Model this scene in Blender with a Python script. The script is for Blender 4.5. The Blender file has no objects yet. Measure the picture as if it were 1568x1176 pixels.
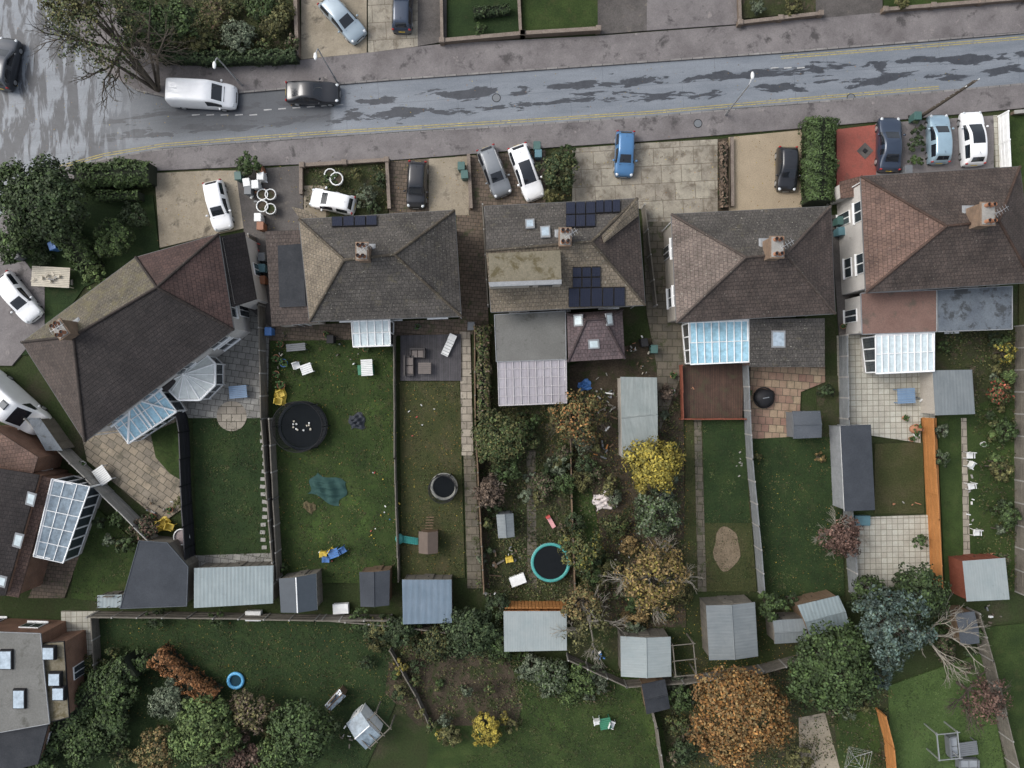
import bpy, math, random
import numpy as np
from mathutils import Vector, Matrix
random.seed(7); RNG=np.random.default_rng(7)
H=60.0; S=19.12
def W(x,y,h=0.0):
    k=(H-h)/H/S
    return Vector(((x-784)*k,(588-y)*k,h))
def m(px): return px/S
scene=bpy.context.scene
# ---------------------------------------------------------------- materials
def nt(name):
    mt=bpy.data.materials.new(name); mt.use_nodes=True
    return mt,mt.node_tree.nodes,mt.node_tree.links,mt.node_tree.nodes['Principled BSDF']
def c4(c): return (c[0],c[1],c[2],1)
def ramp(n,l,fac,cols,lo=.3,hi=.7):
    r=n.new('ShaderNodeValToRGB'); e=r.color_ramp.elements
    k=len(cols)
    e[0].position=lo; e[0].color=c4(cols[0]); e[1].position=hi; e[1].color=c4(cols[-1])
    for i in range(1,k-1):
        q=e.new(lo+(hi-lo)*i/(k-1)); q.color=c4(cols[i])
    l.new(fac,r.inputs['Fac']); return r.outputs['Color']
def noise(n,l,vec,scale,detail=5,rough=.6,dist=0):
    t=n.new('ShaderNodeTexNoise'); t.inputs['Scale'].default_value=scale
    t.inputs['Detail'].default_value=detail; t.inputs['Roughness'].default_value=rough
    t.inputs['Distortion'].default_value=dist
    l.new(vec,t.inputs['Vector']); return t.outputs['Fac']
def mixc(n,l,mode,fac,a,b):
    x=n.new('ShaderNodeMixRGB'); x.blend_type=mode
    for s,v in ((x.inputs['Fac'],fac),(x.inputs['Color1'],a),(x.inputs['Color2'],b)):
        if hasattr(v,'is_output'): l.new(v,s)
        elif isinstance(v,(int,float)): s.default_value=v
        else: s.default_value=c4(v)
    return x.outputs['Color']
def math_(n,l,op,a,b=None,c=None):
    x=n.new('ShaderNodeMath'); x.operation=op
    for i,v in enumerate((a,b,c)):
        if v is None: continue
        if hasattr(v,'is_output'): l.new(v,x.inputs[i])
        else: x.inputs[i].default_value=v
    return x.outputs[0]
def setbump(n,l,b,h,strength,dist):
    bp=n.new('ShaderNodeBump'); bp.inputs['Strength'].default_value=strength
    bp.inputs['Distance'].default_value=dist
    l.new(h,bp.inputs['Height']); l.new(bp.outputs['Normal'],b.inputs['Normal'])
def pos(n): return n.new('ShaderNodeNewGeometry').outputs['Position']
def mapping(n,l,vec,scale=(1,1,1),rot=0):
    mp=n.new('ShaderNodeMapping'); mp.inputs['Scale'].default_value=scale
    mp.inputs['Rotation'].default_value=(0,0,math.radians(rot)); l.new(vec,mp.inputs['Vector'])
    return mp.outputs['Vector']
def M(name,cols,scale=.5,rough=.85,grain=.3,gs=9,bump=.4,bd=.03,stain=None,lo=.3,hi=.7,spec=.25,extra=None):
    mt,n,l,b=nt(name); p=pos(n)
    c=ramp(n,l,noise(n,l,p,scale,6,.65),cols,lo,hi)
    g=noise(n,l,p,gs,5,.75)
    gr=ramp(n,l,g,[(1-grain,)*3,(1+grain,)*3],.3,.7)
    c=mixc(n,l,'MULTIPLY',1.0,c,gr)
    for st in (stain or []):
        col,sc,a,z=st
        f=ramp(n,l,noise(n,l,p,sc,6,.7,.3),[(0,0,0),(1,1,1)],a,z)
        c=mixc(n,l,'MIX',f,c,col)
    l.new(c,b.inputs['Base Color']); b.inputs['Roughness'].default_value=rough
    b.inputs['Specular IOR Level'].default_value=spec
    if bump: setbump(n,l,b,g,bump,bd)
    return mt
def P(name,col,rough=.5,metal=0,coat=0,spec=.5,grain=.12):
    mt,n,l,b=nt(name)
    g=noise(n,l,pos(n),2.5,6,.7)
    c=mixc(n,l,'MULTIPLY',1.0,col,ramp(n,l,g,[(1-grain,)*3,(1+grain,)*3]))
    l.new(c,b.inputs['Base Color']); b.inputs['Roughness'].default_value=rough
    b.inputs['Metallic'].default_value=metal; b.inputs['Coat Weight'].default_value=coat
    b.inputs['Specular IOR Level'].default_value=spec
    return mt
def slabs(name,c1,c2,mortar,bw,bh,ang=0,offset=.5,ms=.025,stain=None,uv=False,var=.3):
    mt,n,l,b=nt(name)
    p=n.new('ShaderNodeTexCoord').outputs['UV'] if uv else pos(n)
    v=mapping(n,l,p,(1,1,1),ang)
    t=n.new('ShaderNodeTexBrick'); t.offset=offset
    for k,val in (('Color1',c4(c1)),('Color2',c4(c2)),('Mortar',c4(mortar)),('Scale',1.0),('Mortar Size',ms),('Brick Width',bw),('Row Height',bh),('Mortar Smooth',.3)):
        t.inputs[k].default_value=val
    l.new(v,t.inputs['Vector'])
    c=t.outputs['Color']
    pp=pos(n)
    c=mixc(n,l,'MULTIPLY',1.0,c,ramp(n,l,noise(n,l,pp,1.1,6,.7),[(1-var,)*3,(1+var*.6,)*3]))
    c=mixc(n,l,'MULTIPLY',1.0,c,ramp(n,l,noise(n,l,pp,14,3,.7),[(.85,)*3,(1.12,)*3]))
    for st in (stain or []):
        col,sc,a,z=st
        f=ramp(n,l,noise(n,l,pp,sc,6,.7,.3),[(0,0,0),(1,1,1)],a,z)
        c=mixc(n,l,'MIX',f,c,col)
    l.new(c,b.inputs['Base Color']); b.inputs['Roughness'].default_value=.75
    b.inputs['Specular IOR Level'].default_value=.3
    iv=math_(n,l,'SUBTRACT',1.0,t.outputs['Fac'])
    setbump(n,l,b,iv,.6,.02)
    return mt
def roofm(name,c1,c2,moss,ma=.55,lich=.66):
    mt,n,l,b=nt(name)
    uv=n.new('ShaderNodeTexCoord').outputs['UV']; pp=pos(n)
    t=n.new('ShaderNodeTexBrick'); t.offset=.5
    dk=tuple(x*.4 for x in c1)
    for k,val in (('Color1',c4(c1)),('Color2',c4(c2)),('Mortar',c4(dk)),('Scale',1.0),('Mortar Size',.022),('Brick Width',.27),('Row Height',.3),('Mortar Smooth',.5),('Bias',0.0)):
        t.inputs[k].default_value=val
    l.new(uv,t.inputs['Vector'])
    c=t.outputs['Color']
    c=mixc(n,l,'MULTIPLY',1.0,c,ramp(n,l,noise(n,l,pp,.6,7,.7),[(.6,)*3,(1.35,)*3]))
    c=mixc(n,l,'MULTIPLY',1.0,c,ramp(n,l,noise(n,l,pp,7,4,.8),[(.6,)*3,(1.4,)*3]))
    f=ramp(n,l,noise(n,l,pp,1.6,8,.75,.4),[(0,0,0),(.8,.8,.8)],ma,ma+.14)
    c=mixc(n,l,'MIX',f,c,moss)
    f=ramp(n,l,noise(n,l,pp,7.5,4,.7),[(0,0,0),(.75,.75,.75)],lich,lich+.04)
    c=mixc(n,l,'MIX',f,c,(.34,.33,.28))
    l.new(c,b.inputs['Base Color']); b.inputs['Roughness'].default_value=.7
    b.inputs['Specular IOR Level'].default_value=.3
    sx=n.new('ShaderNodeSeparateXYZ'); l.new(uv,sx.inputs[0])
    fr=math_(n,l,'FRACT',math_(n,l,'DIVIDE',sx.outputs['Y'],.3))
    iv=math_(n,l,'SUBTRACT',1.0,fr)
    ad=math_(n,l,'ADD',iv,noise(n,l,pp,12,3,.7))
    setbump(n,l,b,ad,.7,.05)
    return mt
def corr(name,col,col2,period=.18,rough=.55,var=.25,streak=.2):
    mt,n,l,b=nt(name)
    uv=n.new('ShaderNodeTexCoord').outputs['UV']; pp=pos(n)
    w=n.new('ShaderNodeTexWave'); w.wave_type='BANDS'; w.bands_direction='X'; w.inputs['Scale'].default_value=1/period/3.14
    l.new(uv,w.inputs['Vector'])
    c=ramp(n,l,noise(n,l,pp,.8,7,.7),[col,col2])
    c=mixc(n,l,'MULTIPLY',1.0,c,ramp(n,l,w.outputs['Fac'],[(1-streak,)*3,(1+streak*.4,)*3],.1,.9))
    sv=mapping(n,l,uv,(4,.35,1))
    c=mixc(n,l,'MULTIPLY',1.0,c,ramp(n,l,noise(n,l,sv,1.5,6,.75),[(1-var,)*3,(1+var*.5,)*3]))
    f=ramp(n,l,noise(n,l,pp,2.2,8,.8,.4),[(0,0,0),(.6,.6,.6)],.58,.72)
    c=mixc(n,l,'MIX',f,c,tuple(x*.5 for x in col))
    l.new(c,b.inputs['Base Color']); b.inputs['Roughness'].default_value=rough
    setbump(n,l,b,w.outputs['Fac'],.25+streak,.015)
    return mt
# --- road
def roadmat():
    mt,n,l,b=nt('wet_asphalt_painted_sheen'); p=pos(n)
    v=mapping(n,l,p,(1,1,1),-4.1)
    sx=n.new('ShaderNodeSeparateXYZ'); l.new(v,sx.inputs[0])
    nz=noise(n,l,mapping(n,l,v,(.33,1.35,1)),1.0,6,.62,.3)
    d=math_(n,l,'SUBTRACT',sx.outputs['Y'],22.85)
    band=math_(n,l,'COSINE',math_(n,l,'MULTIPLY_ADD',d,5.2,-3.12))
    edge=math_(n,l,'MAXIMUM',math_(n,l,'SUBTRACT',math_(n,l,'ABSOLUTE',d),1.15),0.0)
    edge=math_(n,l,'MINIMUM',math_(n,l,'MULTIPLY',edge,-.45),0.0)
    val=math_(n,l,'ADD',math_(n,l,'MULTIPLY_ADD',band,.055,nz),edge)
    f=ramp(n,l,val,[(0,0,0),(1,1,1)],.525,.55)
    # diagonal tracks across the junction
    px=n.new('ShaderNodeSeparateXYZ'); l.new(p,px.inputs[0])
    nj=noise(n,l,mapping(n,l,p,(1.3,.3,1),-18),1.0,6,.65,.5)
    fj=ramp(n,l,nj,[(0,0,0),(1,1,1)],.46,.53)
    mj=n.new('ShaderNodeMapRange'); l.new(px.outputs['X'],mj.inputs['Value']); mj.inputs['From Min'].default_value=-29; mj.inputs['From Max'].default_value=-34
    f=mixc(n,l,'MIX',mj.outputs[0],f,fj)
    light=ramp(n,l,noise(n,l,mapping(n,l,v,(.15,.8,1)),1.0,6,.7),[(.125,.142,.165),(.195,.215,.24)])  # sky reflection on the wet road, painted as pale blue-grey base colour
    dark=ramp(n,l,noise(n,l,p,1.5,5,.7),[(.032,.036,.044),(.055,.06,.07)])
    mr=n.new('ShaderNodeMapRange'); l.new(px.outputs['X'],mr.inputs['Value']); mr.inputs['From Min'].default_value=-14.2; mr.inputs['From Max'].default_value=-14.6
    mr2=n.new('ShaderNodeMapRange'); l.new(px.outputs['X'],mr2.inputs['Value']); mr2.inputs['From Min'].default_value=-33; mr2.inputs['From Max'].default_value=-27
    # the wet lower lane keeps more of the painted sky sheen
    lw=n.new('ShaderNodeMapRange'); l.new(d,lw.inputs['Value']); lw.inputs['From Min'].default_value=-1.5; lw.inputs['From Max'].default_value=-.6; lw.inputs['To Min'].default_value=.35
    mm=math_(n,l,'MULTIPLY',math_(n,l,'MULTIPLY',mr.outputs[0],mr2.outputs[0]),math_(n,l,'MULTIPLY',lw.outputs[0],.85))
    light=mixc(n,l,'MIX',mm,light,(.045,.05,.058))
    c=mixc(n,l,'MIX',f,light,dark)
    # tar repair strips
    br=n.new('ShaderNodeTexBrick'); br.offset=.3; l.new(v,br.inputs['Vector'])
    for k,val_ in (('Scale',1.0),('Brick Width',9.0),('Row Height',2.1),('Mortar Size',.02),('Mortar Smooth',.6)): br.inputs[k].default_value=val_
    c=mixc(n,l,'MIX',math_(n,l,'MULTIPLY',br.outputs['Fac'],.45),c,(.04,.043,.05))
    g=noise(n,l,p,16,4,.8)
    c=mixc(n,l,'MULTIPLY',1.0,c,ramp(n,l,g,[(.78,)*3,(1.22,)*3]))
    l.new(c,b.inputs['Base Color'])
    b.inputs['Roughness'].default_value=.5; b.inputs['Specular IOR Level'].default_value=.4
    setbump(n,l,b,g,.3,.01)
    return mt
ROAD=roadmat()
PAVE=M('pavement_tarmac',[(.105,.095,.095),(.15,.138,.138),(.19,.176,.174)],.35,.7,.2,10,stain=[((.065,.06,.06),.6,.56,.66),((.23,.21,.2),1.3,.62,.7)])
KERB=slabs('kerb_concrete',(.23,.22,.21),(.17,.16,.155),(.06,.06,.06),.9,.9,-4)
YEL=M('yellow_line_paint',[(.40,.32,.08),(.28,.24,.10),(.46,.38,.11)],2,.7,.25,stain=[((.14,.13,.12),3,.54,.62)])
WHT=M('white_line_paint',[(.45,.45,.44),(.3,.3,.3)],2,.7,.25)
GROUND=M('ground_grass_soil',[(.03,.034,.014),(.028,.042,.013),(.055,.047,.03)],.25,.95,.4,7,bump=.8,bd=.08)
LAWN=M('lawn_grass',[(.018,.032,.009),(.028,.047,.012),(.045,.066,.019)],.4,.95,.4,8,bump=.8,bd=.06,stain=[((.055,.058,.022),.9,.56,.74),((.05,.085,.02),.22,.56,.7)])
LAWNB=M('lawn_bright',[(.045,.072,.022),(.055,.09,.026),(.07,.11,.034)],.35,.95,.3,8,bump=.8,bd=.06,stain=[((.07,.08,.035),.7,.58,.75)])
LAWND=M('lawn_dark',[(.014,.027,.009),(.02,.037,.012),(.028,.046,.014)],.5,.95,.35,8,bump=.8,bd=.06,stain=[((.042,.046,.02),.9,.58,.76)])
LAWNO=M('lawn_worn',[(.032,.042,.014),(.046,.05,.019),(.065,.057,.03)],.5,.95,.35,8,bump=.8,bd=.06)
SOIL=M('garden_soil',[(.032,.026,.018),(.055,.043,.03),(.08,.062,.044)],.8,.95,.4,8,bump=.9,bd=.08,stain=[((.03,.04,.014),.9,.5,.62)])
WEEDY=M('weedy_ground',[(.045,.04,.026),(.034,.042,.016),(.05,.056,.022)],.8,.95,.4,8,bump=.9,bd=.08,stain=[((.075,.06,.042),1.1,.55,.65)])
CREAM=slabs('cream_concrete_slabs',(.31,.285,.23),(.24,.215,.175),(.15,.13,.10),1.6,1.4,-3,.35,.03,var=.35,stain=[((.13,.11,.085),.9,.50,.64),((.08,.065,.05),2.2,.62,.7)])
TANC=M('tan_concrete',[(.20,.17,.125),(.26,.225,.17),(.32,.28,.22)],.4,.8,.2,10,stain=[((.10,.085,.065),.8,.55,.68)])
GRAV=M('tan_gravel',[(.27,.22,.155),(.34,.28,.20)],.5,.9,.28,14,bump=.8)
REDD=M('red_tarmac',[(.22,.065,.05),(.28,.085,.065)],.6,.75,.2,10,stain=[((.15,.07,.055),1.1,.55,.68)])
DARKT=M('dark_tarmac',[(.055,.05,.048),(.085,.078,.073),(.11,.10,.095)],.5,.7,.3,10,stain=[((.15,.13,.11),1.2,.6,.7)])
BROWNP=slabs('brown_block_paving',(.14,.105,.08),(.10,.078,.06),(.05,.042,.03),.4,.3,5,stain=[((.05,.055,.025),1.3,.55,.66)])
GSLAB=slabs('grey_stone_slabs',(.27,.265,.245),(.18,.175,.165),(.08,.08,.07),.62,.5,8,.5,.025,stain=[((.12,.115,.09),1.2,.6,.7)])
TSLAB=slabs('sandstone_slabs',(.27,.225,.165),(.19,.165,.13),(.09,.08,.06),.7,.55,35,.5,.03,stain=[((.10,.09,.065),1.2,.55,.68)])
WSLAB=slabs('white_paving_slabs',(.43,.42,.36),(.36,.34,.285),(.17,.155,.12),.45,.45,-1,.0,.022,var=.2)
PSLAB=slabs('mixed_patio_slabs',(.31,.24,.16),(.22,.13,.10),(.08,.07,.05),.6,.6,4,.5,.025,stain=[((.14,.12,.08),1.2,.58,.68)])
PATHC=slabs('path_slabs',(.33,.295,.24),(.25,.22,.18),(.09,.08,.06),.8,.6,0,.5,.03)
PATHB=slabs('worn_path',(.14,.12,.09),(.10,.09,.07),(.05,.045,.03),.8,.6,0,.5,.03,stain=[((.05,.055,.025),1.3,.55,.65)])
DECKB=slabs('brown_decking',(.085,.05,.036),(.065,.04,.03),(.025,.015,.012),4,.14,90,.5,.012,stain=[((.06,.05,.03),1.2,.52,.66)])
DECKG=slabs('grey_decking',(.085,.08,.088),(.065,.063,.068),(.03,.03,.03),4,.14,90,.5,.012)
R_TAN=roofm('roof_tiles_tan',(.175,.145,.108),(.14,.118,.09),(.15,.13,.08),.56,.62)
R_GREY=roofm('roof_tiles_grey',(.078,.071,.064),(.058,.053,.049),(.115,.102,.068),.56,.63)
R_DARK=roofm('roof_tiles_dark',(.034,.028,.027),(.025,.021,.021),(.055,.05,.032),.66,.72)
R_BRN=roofm('roof_tiles_brown',(.078,.06,.052),(.058,.046,.041),(.08,.072,.052),.6,.66)
R_RED=roofm('roof_tiles_red',(.14,.088,.068),(.11,.07,.057),(.11,.09,.068),.6,.66)
R_PINK_LIT=roofm('roof_tiles_pinkbrown_lit',(.165,.13,.112),(.13,.105,.09),(.15,.13,.10),.6,.63)
R_PURP=roofm('roof_tiles_purple',(.12,.088,.09),(.095,.075,.078),(.12,.11,.09),.66,.68)
R_MOSS_LIT=roofm('roof_tiles_mossy_lit',(.115,.10,.076),(.09,.08,.062),(.12,.105,.055),.48,.63)
R_REDD=roofm('roof_tiles_darkred',(.075,.045,.039),(.058,.036,.033),(.07,.055,.04),.66,.7)
BRICK=slabs('house_brick',(.24,.12,.075),(.19,.095,.06),(.22,.19,.16),.23,.08,0,.5,.01,uv=True)
BRICKB=slabs('chimney_brick',(.26,.17,.115),(.19,.13,.095),(.2,.17,.13),.23,.08,0,.5,.01,uv=True)
RENDER=M('white_render',[(.46,.44,.42),(.56,.54,.51)],.5,.85,.12,12,stain=[((.3,.28,.25),.9,.6,.72)])
CREAMW=M('cream_pebbledash',[(.34,.31,.27),(.42,.385,.335)],.5,.9,.25,14)
UPVC=P('white_upvc',(.78,.79,.79),.35)
GLASS=P('window_glass',(.035,.045,.055),.06,0,.5)
BLK=P('black_plastic',(.015,.015,.017),.6,spec=.25)
RUB=P('tyre_rubber',(.02,.02,.02),.8)
MAT_=P('trampoline_mat',(.010,.012,.014),.95,spec=.08)
FLATG=M('flat_roof_grey_felt',[(.12,.12,.112),(.155,.155,.147)],.6,.8,.18,9,stain=[((.08,.08,.07),.8,.56,.68)])
FLATD=M('flat_roof_dark_felt',[(.018,.021,.026),(.038,.041,.047)],.7,.6,.25,9,spec=.15)
FLATR=M('flat_roof_red_felt',[(.14,.085,.07),(.18,.115,.095)],.6,.8,.2,9,stain=[((.1,.08,.065),.9,.55,.67)])
FLATB=M('flat_roof_blue_felt',[(.085,.10,.12),(.13,.15,.17)],.8,.6,.2,9,stain=[((.05,.055,.06),1.2,.52,.6)])
FLATM=M('flat_roof_mossy',[(.14,.125,.09),(.185,.165,.12)],.8,.85,.25,9,stain=[((.09,.075,.04),1.1,.5,.62)])
SHL=corr('shed_roof_light',(.22,.26,.265),(.27,.30,.30),.2,.6,.12,.03)
SHT=corr('shed_roof_teal_metal',(.17,.215,.23),(.22,.265,.275),.3,.5,.22,.14)
SHG=corr('shed_roof_grey',(.13,.15,.16),(.175,.195,.20),.25,.6,.2,.05)
SHB=corr('shed_roof_blue',(.09,.135,.18),(.13,.175,.225),.5,.5,.2,.1)
SHD=M('shed_roof_slate_felt',[(.06,.07,.082),(.088,.097,.11)],.6,.7,.15,9)
SHDK=M('shed_roof_dark',[(.035,.04,.048),(.05,.056,.066)],.6,.7,.15,9,spec=.15)
ASB=corr('fibre_cement_roof',(.19,.22,.215),(.25,.275,.265),.35,.8,.25,.04)
POLY=corr('polycarbonate_pinkish',(.29,.27,.29),(.40,.38,.41),.25,.3,.2,.08)
BGL=P('conservatory_glass_blue',(.30,.50,.60),.12,0,.4,grain=.3)
WGL=P('conservatory_glass_white',(.52,.60,.62),.15,0,.4,grain=.2)
SGL=P('canopy_glass_silver',(.20,.25,.29),.12,0,.4,grain=.45)
PANEL=slabs('solar_cells',(.012,.016,.035),(.015,.02,.04),(.03,.035,.05),.16,.16,0,.0,.008,uv=True,var=.1)
WOOD=M('shed_timber',[(.12,.08,.05),(.17,.12,.08)],1.5,.8,.25,10)
WOODR=M('red_brown_timber',[(.16,.05,.03),(.2,.07,.045)],1.5,.8,.25,10)
FENW=M('weathered_fence',[(.11,.10,.085),(.17,.155,.13)],1.5,.85,.25,10)
FENG=M('grey_fence',[(.13,.14,.145),(.19,.20,.205)],1.5,.85,.2,10)
FENC=M('concrete_post',[(.24,.235,.22),(.31,.30,.28)],1.5,.9,.15,10)
FENO=M('orange_stained_timber',[(.34,.15,.05),(.42,.19,.065)],1.5,.7,.2,10)
BARK=M('bark',[(.06,.05,.04),(.1,.085,.068)],3,.95,.35,14)
BARKL=M('pale_bark',[(.22,.20,.165),(.30,.275,.23)],3,.95,.3,14)
GALV=P('galvanised_steel',(.42,.43,.44),.4,.6)
TERRA=P('terracotta',(.34,.16,.09),.8,grain=.25)
LEAD=M('lead_flashing',[(.20,.21,.22),(.27,.28,.29)],2,.6,.15)
COL={}
def C(name,rgb,rough=.5,**k):
    if name not in COL: COL[name]=P(name,rgb,rough,**k)
    return COL[name]
YP=C('yellow_plastic',(.62,.45,.06)); BP=C('blue_plastic',(.05,.15,.38)); GP=C('green_plastic',(.03,.16,.09))
WP=C('white_plastic',(.66,.67,.66)); RP=C('red_plastic',(.4,.06,.05)); TP=C('teal_plastic',(.05,.27,.25)); GRYP=C('grey_plastic',(.13,.14,.15))
PKP=C('pink_plastic',(.6,.3,.3)); CRP=C('cream_cloth',(.5,.46,.38),.9); TEALT=C('dark_green_tarpaulin',(.025,.06,.055),.8,spec=.2)
# ---------------------------------------------------------------- mesh helpers
def empty(name,loc):
    e=bpy.data.objects.new(name,None); e.empty_display_size=.3; e.location=loc
    scene.collection.objects.link(e); return e
class MB:
    def __init__(s): s.v=[];s.f=[];s.mi=[];s.mats=[];s.uv=[];s.sm=[]
    def mid(s,mt):
        if mt not in s.mats: s.mats.append(mt)
        return s.mats.index(mt)
    def face(s,pts,mt,uv=None,sm=False):
        pts=[Vector(p) for p in pts]; b=len(s.v); s.v+=pts
        s.f.append(list(range(b,b+len(pts)))); s.mi.append(s.mid(mt)); s.sm.append(sm)
        if uv is None:
            u=(pts[1]-pts[0]); u=u.normalized() if u.length>1e-9 else Vector((1,0,0))
            nn=Vector((0,0,0))
            for i in range(1,len(pts)-1): nn+=(pts[i]-pts[0]).cross(pts[i+1]-pts[0])
            nn=nn.normalized() if nn.length>1e-12 else Vector((0,0,1))
            w=nn.cross(u); uv=[((p-pts[0]).dot(u),(p-pts[0]).dot(w)) for p in pts]
        s.uv.append(uv)
    def shared(s,vs,fs,mt,sm=True):
        b=len(s.v); s.v+=[Vector(p) for p in vs]
        for f in fs:
            s.f.append([b+i for i in f]); s.mi.append(s.mid(mt)); s.sm.append(sm); s.uv.append([(0,0)]*len(f))
    def box(s,c,d,mt,rot=0,tilt=0,taper=1.0,mtop=None):
        c=Vector(c); R=Matrix.Rotation(rot,3,'Z')@Matrix.Rotation(tilt,3,'Y')
        hx,hy,hz=d[0]/2,d[1]/2,d[2]/2
        q=[c+R@Vector((sx*hx*(taper if sz>0 else 1),sy*hy*(taper if sz>0 else 1),sz*hz)) for sz in(-1,1) for sx,sy in((-1,-1),(1,-1),(1,1),(-1,1))]
        for i,f in enumerate(((3,2,1,0),(4,5,6,7),(0,1,5,4),(1,2,6,5),(2,3,7,6),(3,0,4,7))):
            s.face([q[k] for k in f],mtop if (mtop and i==1) else mt)
    def prism(s,pts,z0,z1,mt,side=None,bottom=False):
        pts=[(p[0],p[1]) for p in pts]
        a=sum(pts[i][0]*pts[(i+1)%len(pts)][1]-pts[(i+1)%len(pts)][0]*pts[i][1] for i in range(len(pts)))
        if a<0: pts=pts[::-1]
        s.face([(x,y,z1) for x,y in pts],mt)
        n=len(pts)
        for i in range(n):
            a,b=pts[i],pts[(i+1)%n]
            s.face([(a[0],a[1],z0),(b[0],b[1],z0),(b[0],b[1],z1),(a[0],a[1],z1)],side or mt)
    def tube(s,a,b,ra,rb,mt,n=6,cap=False):
        a=Vector(a);b=Vector(b);d=(b-a)
        if d.length<1e-6: return
        d.normalize(); t=d.orthogonal().normalized(); w=d.cross(t)
        vs=[]
        for c,r in((a,ra),(b,rb)):
            for i in range(n):
                an=2*math.pi*i/n; vs.append(c+t*math.cos(an)*r+w*math.sin(an)*r)
        fs=[(i,(i+1)%n,n+(i+1)%n,n+i) for i in range(n)]
        s.shared(vs,fs,mt)
        if cap: s.face(vs[n:],mt); s.face(vs[:n][::-1],mt)
    def torus(s,c,R,r,mt,seg=32,sd=6,flat=1.0,start=0,end=1):
        c=Vector(c); vs=[];fs=[]
        for i in range(seg):
            a=2*math.pi*i/seg
            for j in range(sd):
                b=2*math.pi*j/sd; rr=R+r*math.cos(b)
                vs.append(c+Vector((rr*math.cos(a),rr*math.sin(a),r*flat*math.sin(b))))
        for i in range(seg):
            for j in range(sd):
                fs.append((i*sd+j,((i+1)%seg)*sd+j,((i+1)%seg)*sd+(j+1)%sd,i*sd+(j+1)%sd))
        s.shared(vs,fs,mt)
    def disc(s,c,R,mt,seg=28):
        c=Vector(c); s.face([c+Vector((R*math.cos(2*math.pi*i/seg),R*math.sin(2*math.pi*i/seg),0)) for i in range(seg)],mt)
    def blob(s,c,r,mt,sub=10,jit=.12):
        c=Vector(c); vs=[];fs=[];n=sub;k=sub//2
        ph=[random.uniform(0,6) for _ in range(3)]
        for i in range(k+1):
            th=math.pi*i/k
            for j in range(n):
                a=2*math.pi*j/n
                q=1+jit*math.sin(3*a+ph[0]+2*th)+jit*.6*math.sin(5*a+ph[1])
                vs.append(c+Vector((r[0]*q*math.sin(th)*math.cos(a),r[1]*q*math.sin(th)*math.sin(a),r[2]*math.cos(th))))
        for i in range(k):
            for j in range(n): fs.append((i*n+j,(i+1)*n+j,(i+1)*n+(j+1)%n,i*n+(j+1)%n))
        s.shared(vs,fs,mt)
    def build(s,name,parent=None,loc=None,rot=0,ploc=None,mod=None):
        if loc is None:
            c=Vector((0,0,0))
            for p in s.v: c+=p
            c/=max(1,len(s.v)); c.z=0 if parent is None else c.z
            base=c
        else: base=Vector((0,0,0))
        me=bpy.data.meshes.new(name)
        me.from_pydata([tuple(p-base) for p in s.v],[],s.f)
        for mt in s.mats: me.materials.append(mt)
        me.polygons.foreach_set('material_index',s.mi); me.polygons.foreach_set('use_smooth',s.sm)
        ul=me.uv_layers.new(name='UVMap'); flat=[c for f in s.uv for q in f for c in q]
        ul.data.foreach_set('uv',flat); me.update()
        o=bpy.data.objects.new(name,me); scene.collection.objects.link(o)
        if loc is None:
            o.location=base-(Vector(parent.location) if parent is not None else Vector((0,0,0)))
        else:
            o.location=loc; o.rotation_euler=(0,0,rot)
        if parent is not None: o.parent=parent
        if mod:
            q=o.modifiers.new('s','SUBSURF'); q.levels=mod; q.render_levels=mod
        return o
def G(pts): return [W(x,y) for x,y in pts]
ZC=[0]
def slab(name,pts,z,mt,side=None):
    ZC[0]=(ZC[0]+1)%5
    b=MB(); b.prism(G(pts),-.05,z+ZC[0]*.004,mt,side); return b.build(name)
def rect(x0,y0,x1,y1): return [(x0,y0),(x1,y0),(x1,y1),(x0,y1)]
def offs(pts,d):
    out=[];n=len(pts)
    for i in range(n):
        p=Vector(pts[i][:2]); a=Vector(pts[max(i-1,0)][:2]); c=Vector(pts[min(i+1,n-1)][:2])
        t=(c-a).normalized(); out.append(p+Vector((-t.y,t.x))*d)
    return out
def strip(b,pts,w,z0,z1,mt,off=0):
    A=offs(pts,off+w/2);B=offs(pts,off-w/2)
    for i in range(len(pts)-1):
        q=[A[i],B[i],B[i+1],A[i+1]]
        b.prism(q,z0,z1,mt)
# ---------------------------------------------------------------- terrain, road
b=MB(); 
for i in range(-6,6):
    for j in range(-6,6):
        b.face([(i*40,j*40,0),(i*40+40,j*40,0),(i*40+40,j*40+40,0),(i*40,j*40+40,0)],GROUND)
b.build('ground')
TOP=[(3000,-75),(2300,-10),(1568,52),(1400,66),(1200,82),(1000,96),(800,110),(600,124),(500,132),(400,141),(300,149),(255,150),(210,140),(165,112),(125,68),(104,20),(92,-40),(60,-300),(0,-900)]
BOT=[(3000,-5),(2300,65),(1568,128),(1400,143),(1200,160),(1000,178),(800,191),(600,203),(500,209),(400,216),(250,228),(160,243),(92,262),(45,290),(5,330),(-40,400),(-100,520),(-300,900)]
LEFT=[(-560,900),(-330,400),(-200,0),(-260,-300),(-330,-900)]
b=MB(); b.face([(p.x,p.y,.02) for p in G(TOP+LEFT[::-1]+BOT[::-1])][::-1],ROAD)
o=b.build('road')
b=MB()
tw=G(TOP)[1:]; bw=G(BOT)[1:]
strip(b,tw,.14,-.02,.152,KERB,off=-.07); strip(b,bw,.14,-.02,.152,KERB,off=.07)
b.build('kerb')
TP_OUT=[(3000,-160),(1568,4),(1350,20),(1130,40),(915,56),(680,68),(460,93),(330,98),(250,92),(205,60),(170,0),(140,-300),(100,-900)]
b=MB(); b.prism(G(TOP+TP_OUT[::-1]),-.03,.14,PAVE); b.build('pavement')
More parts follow.
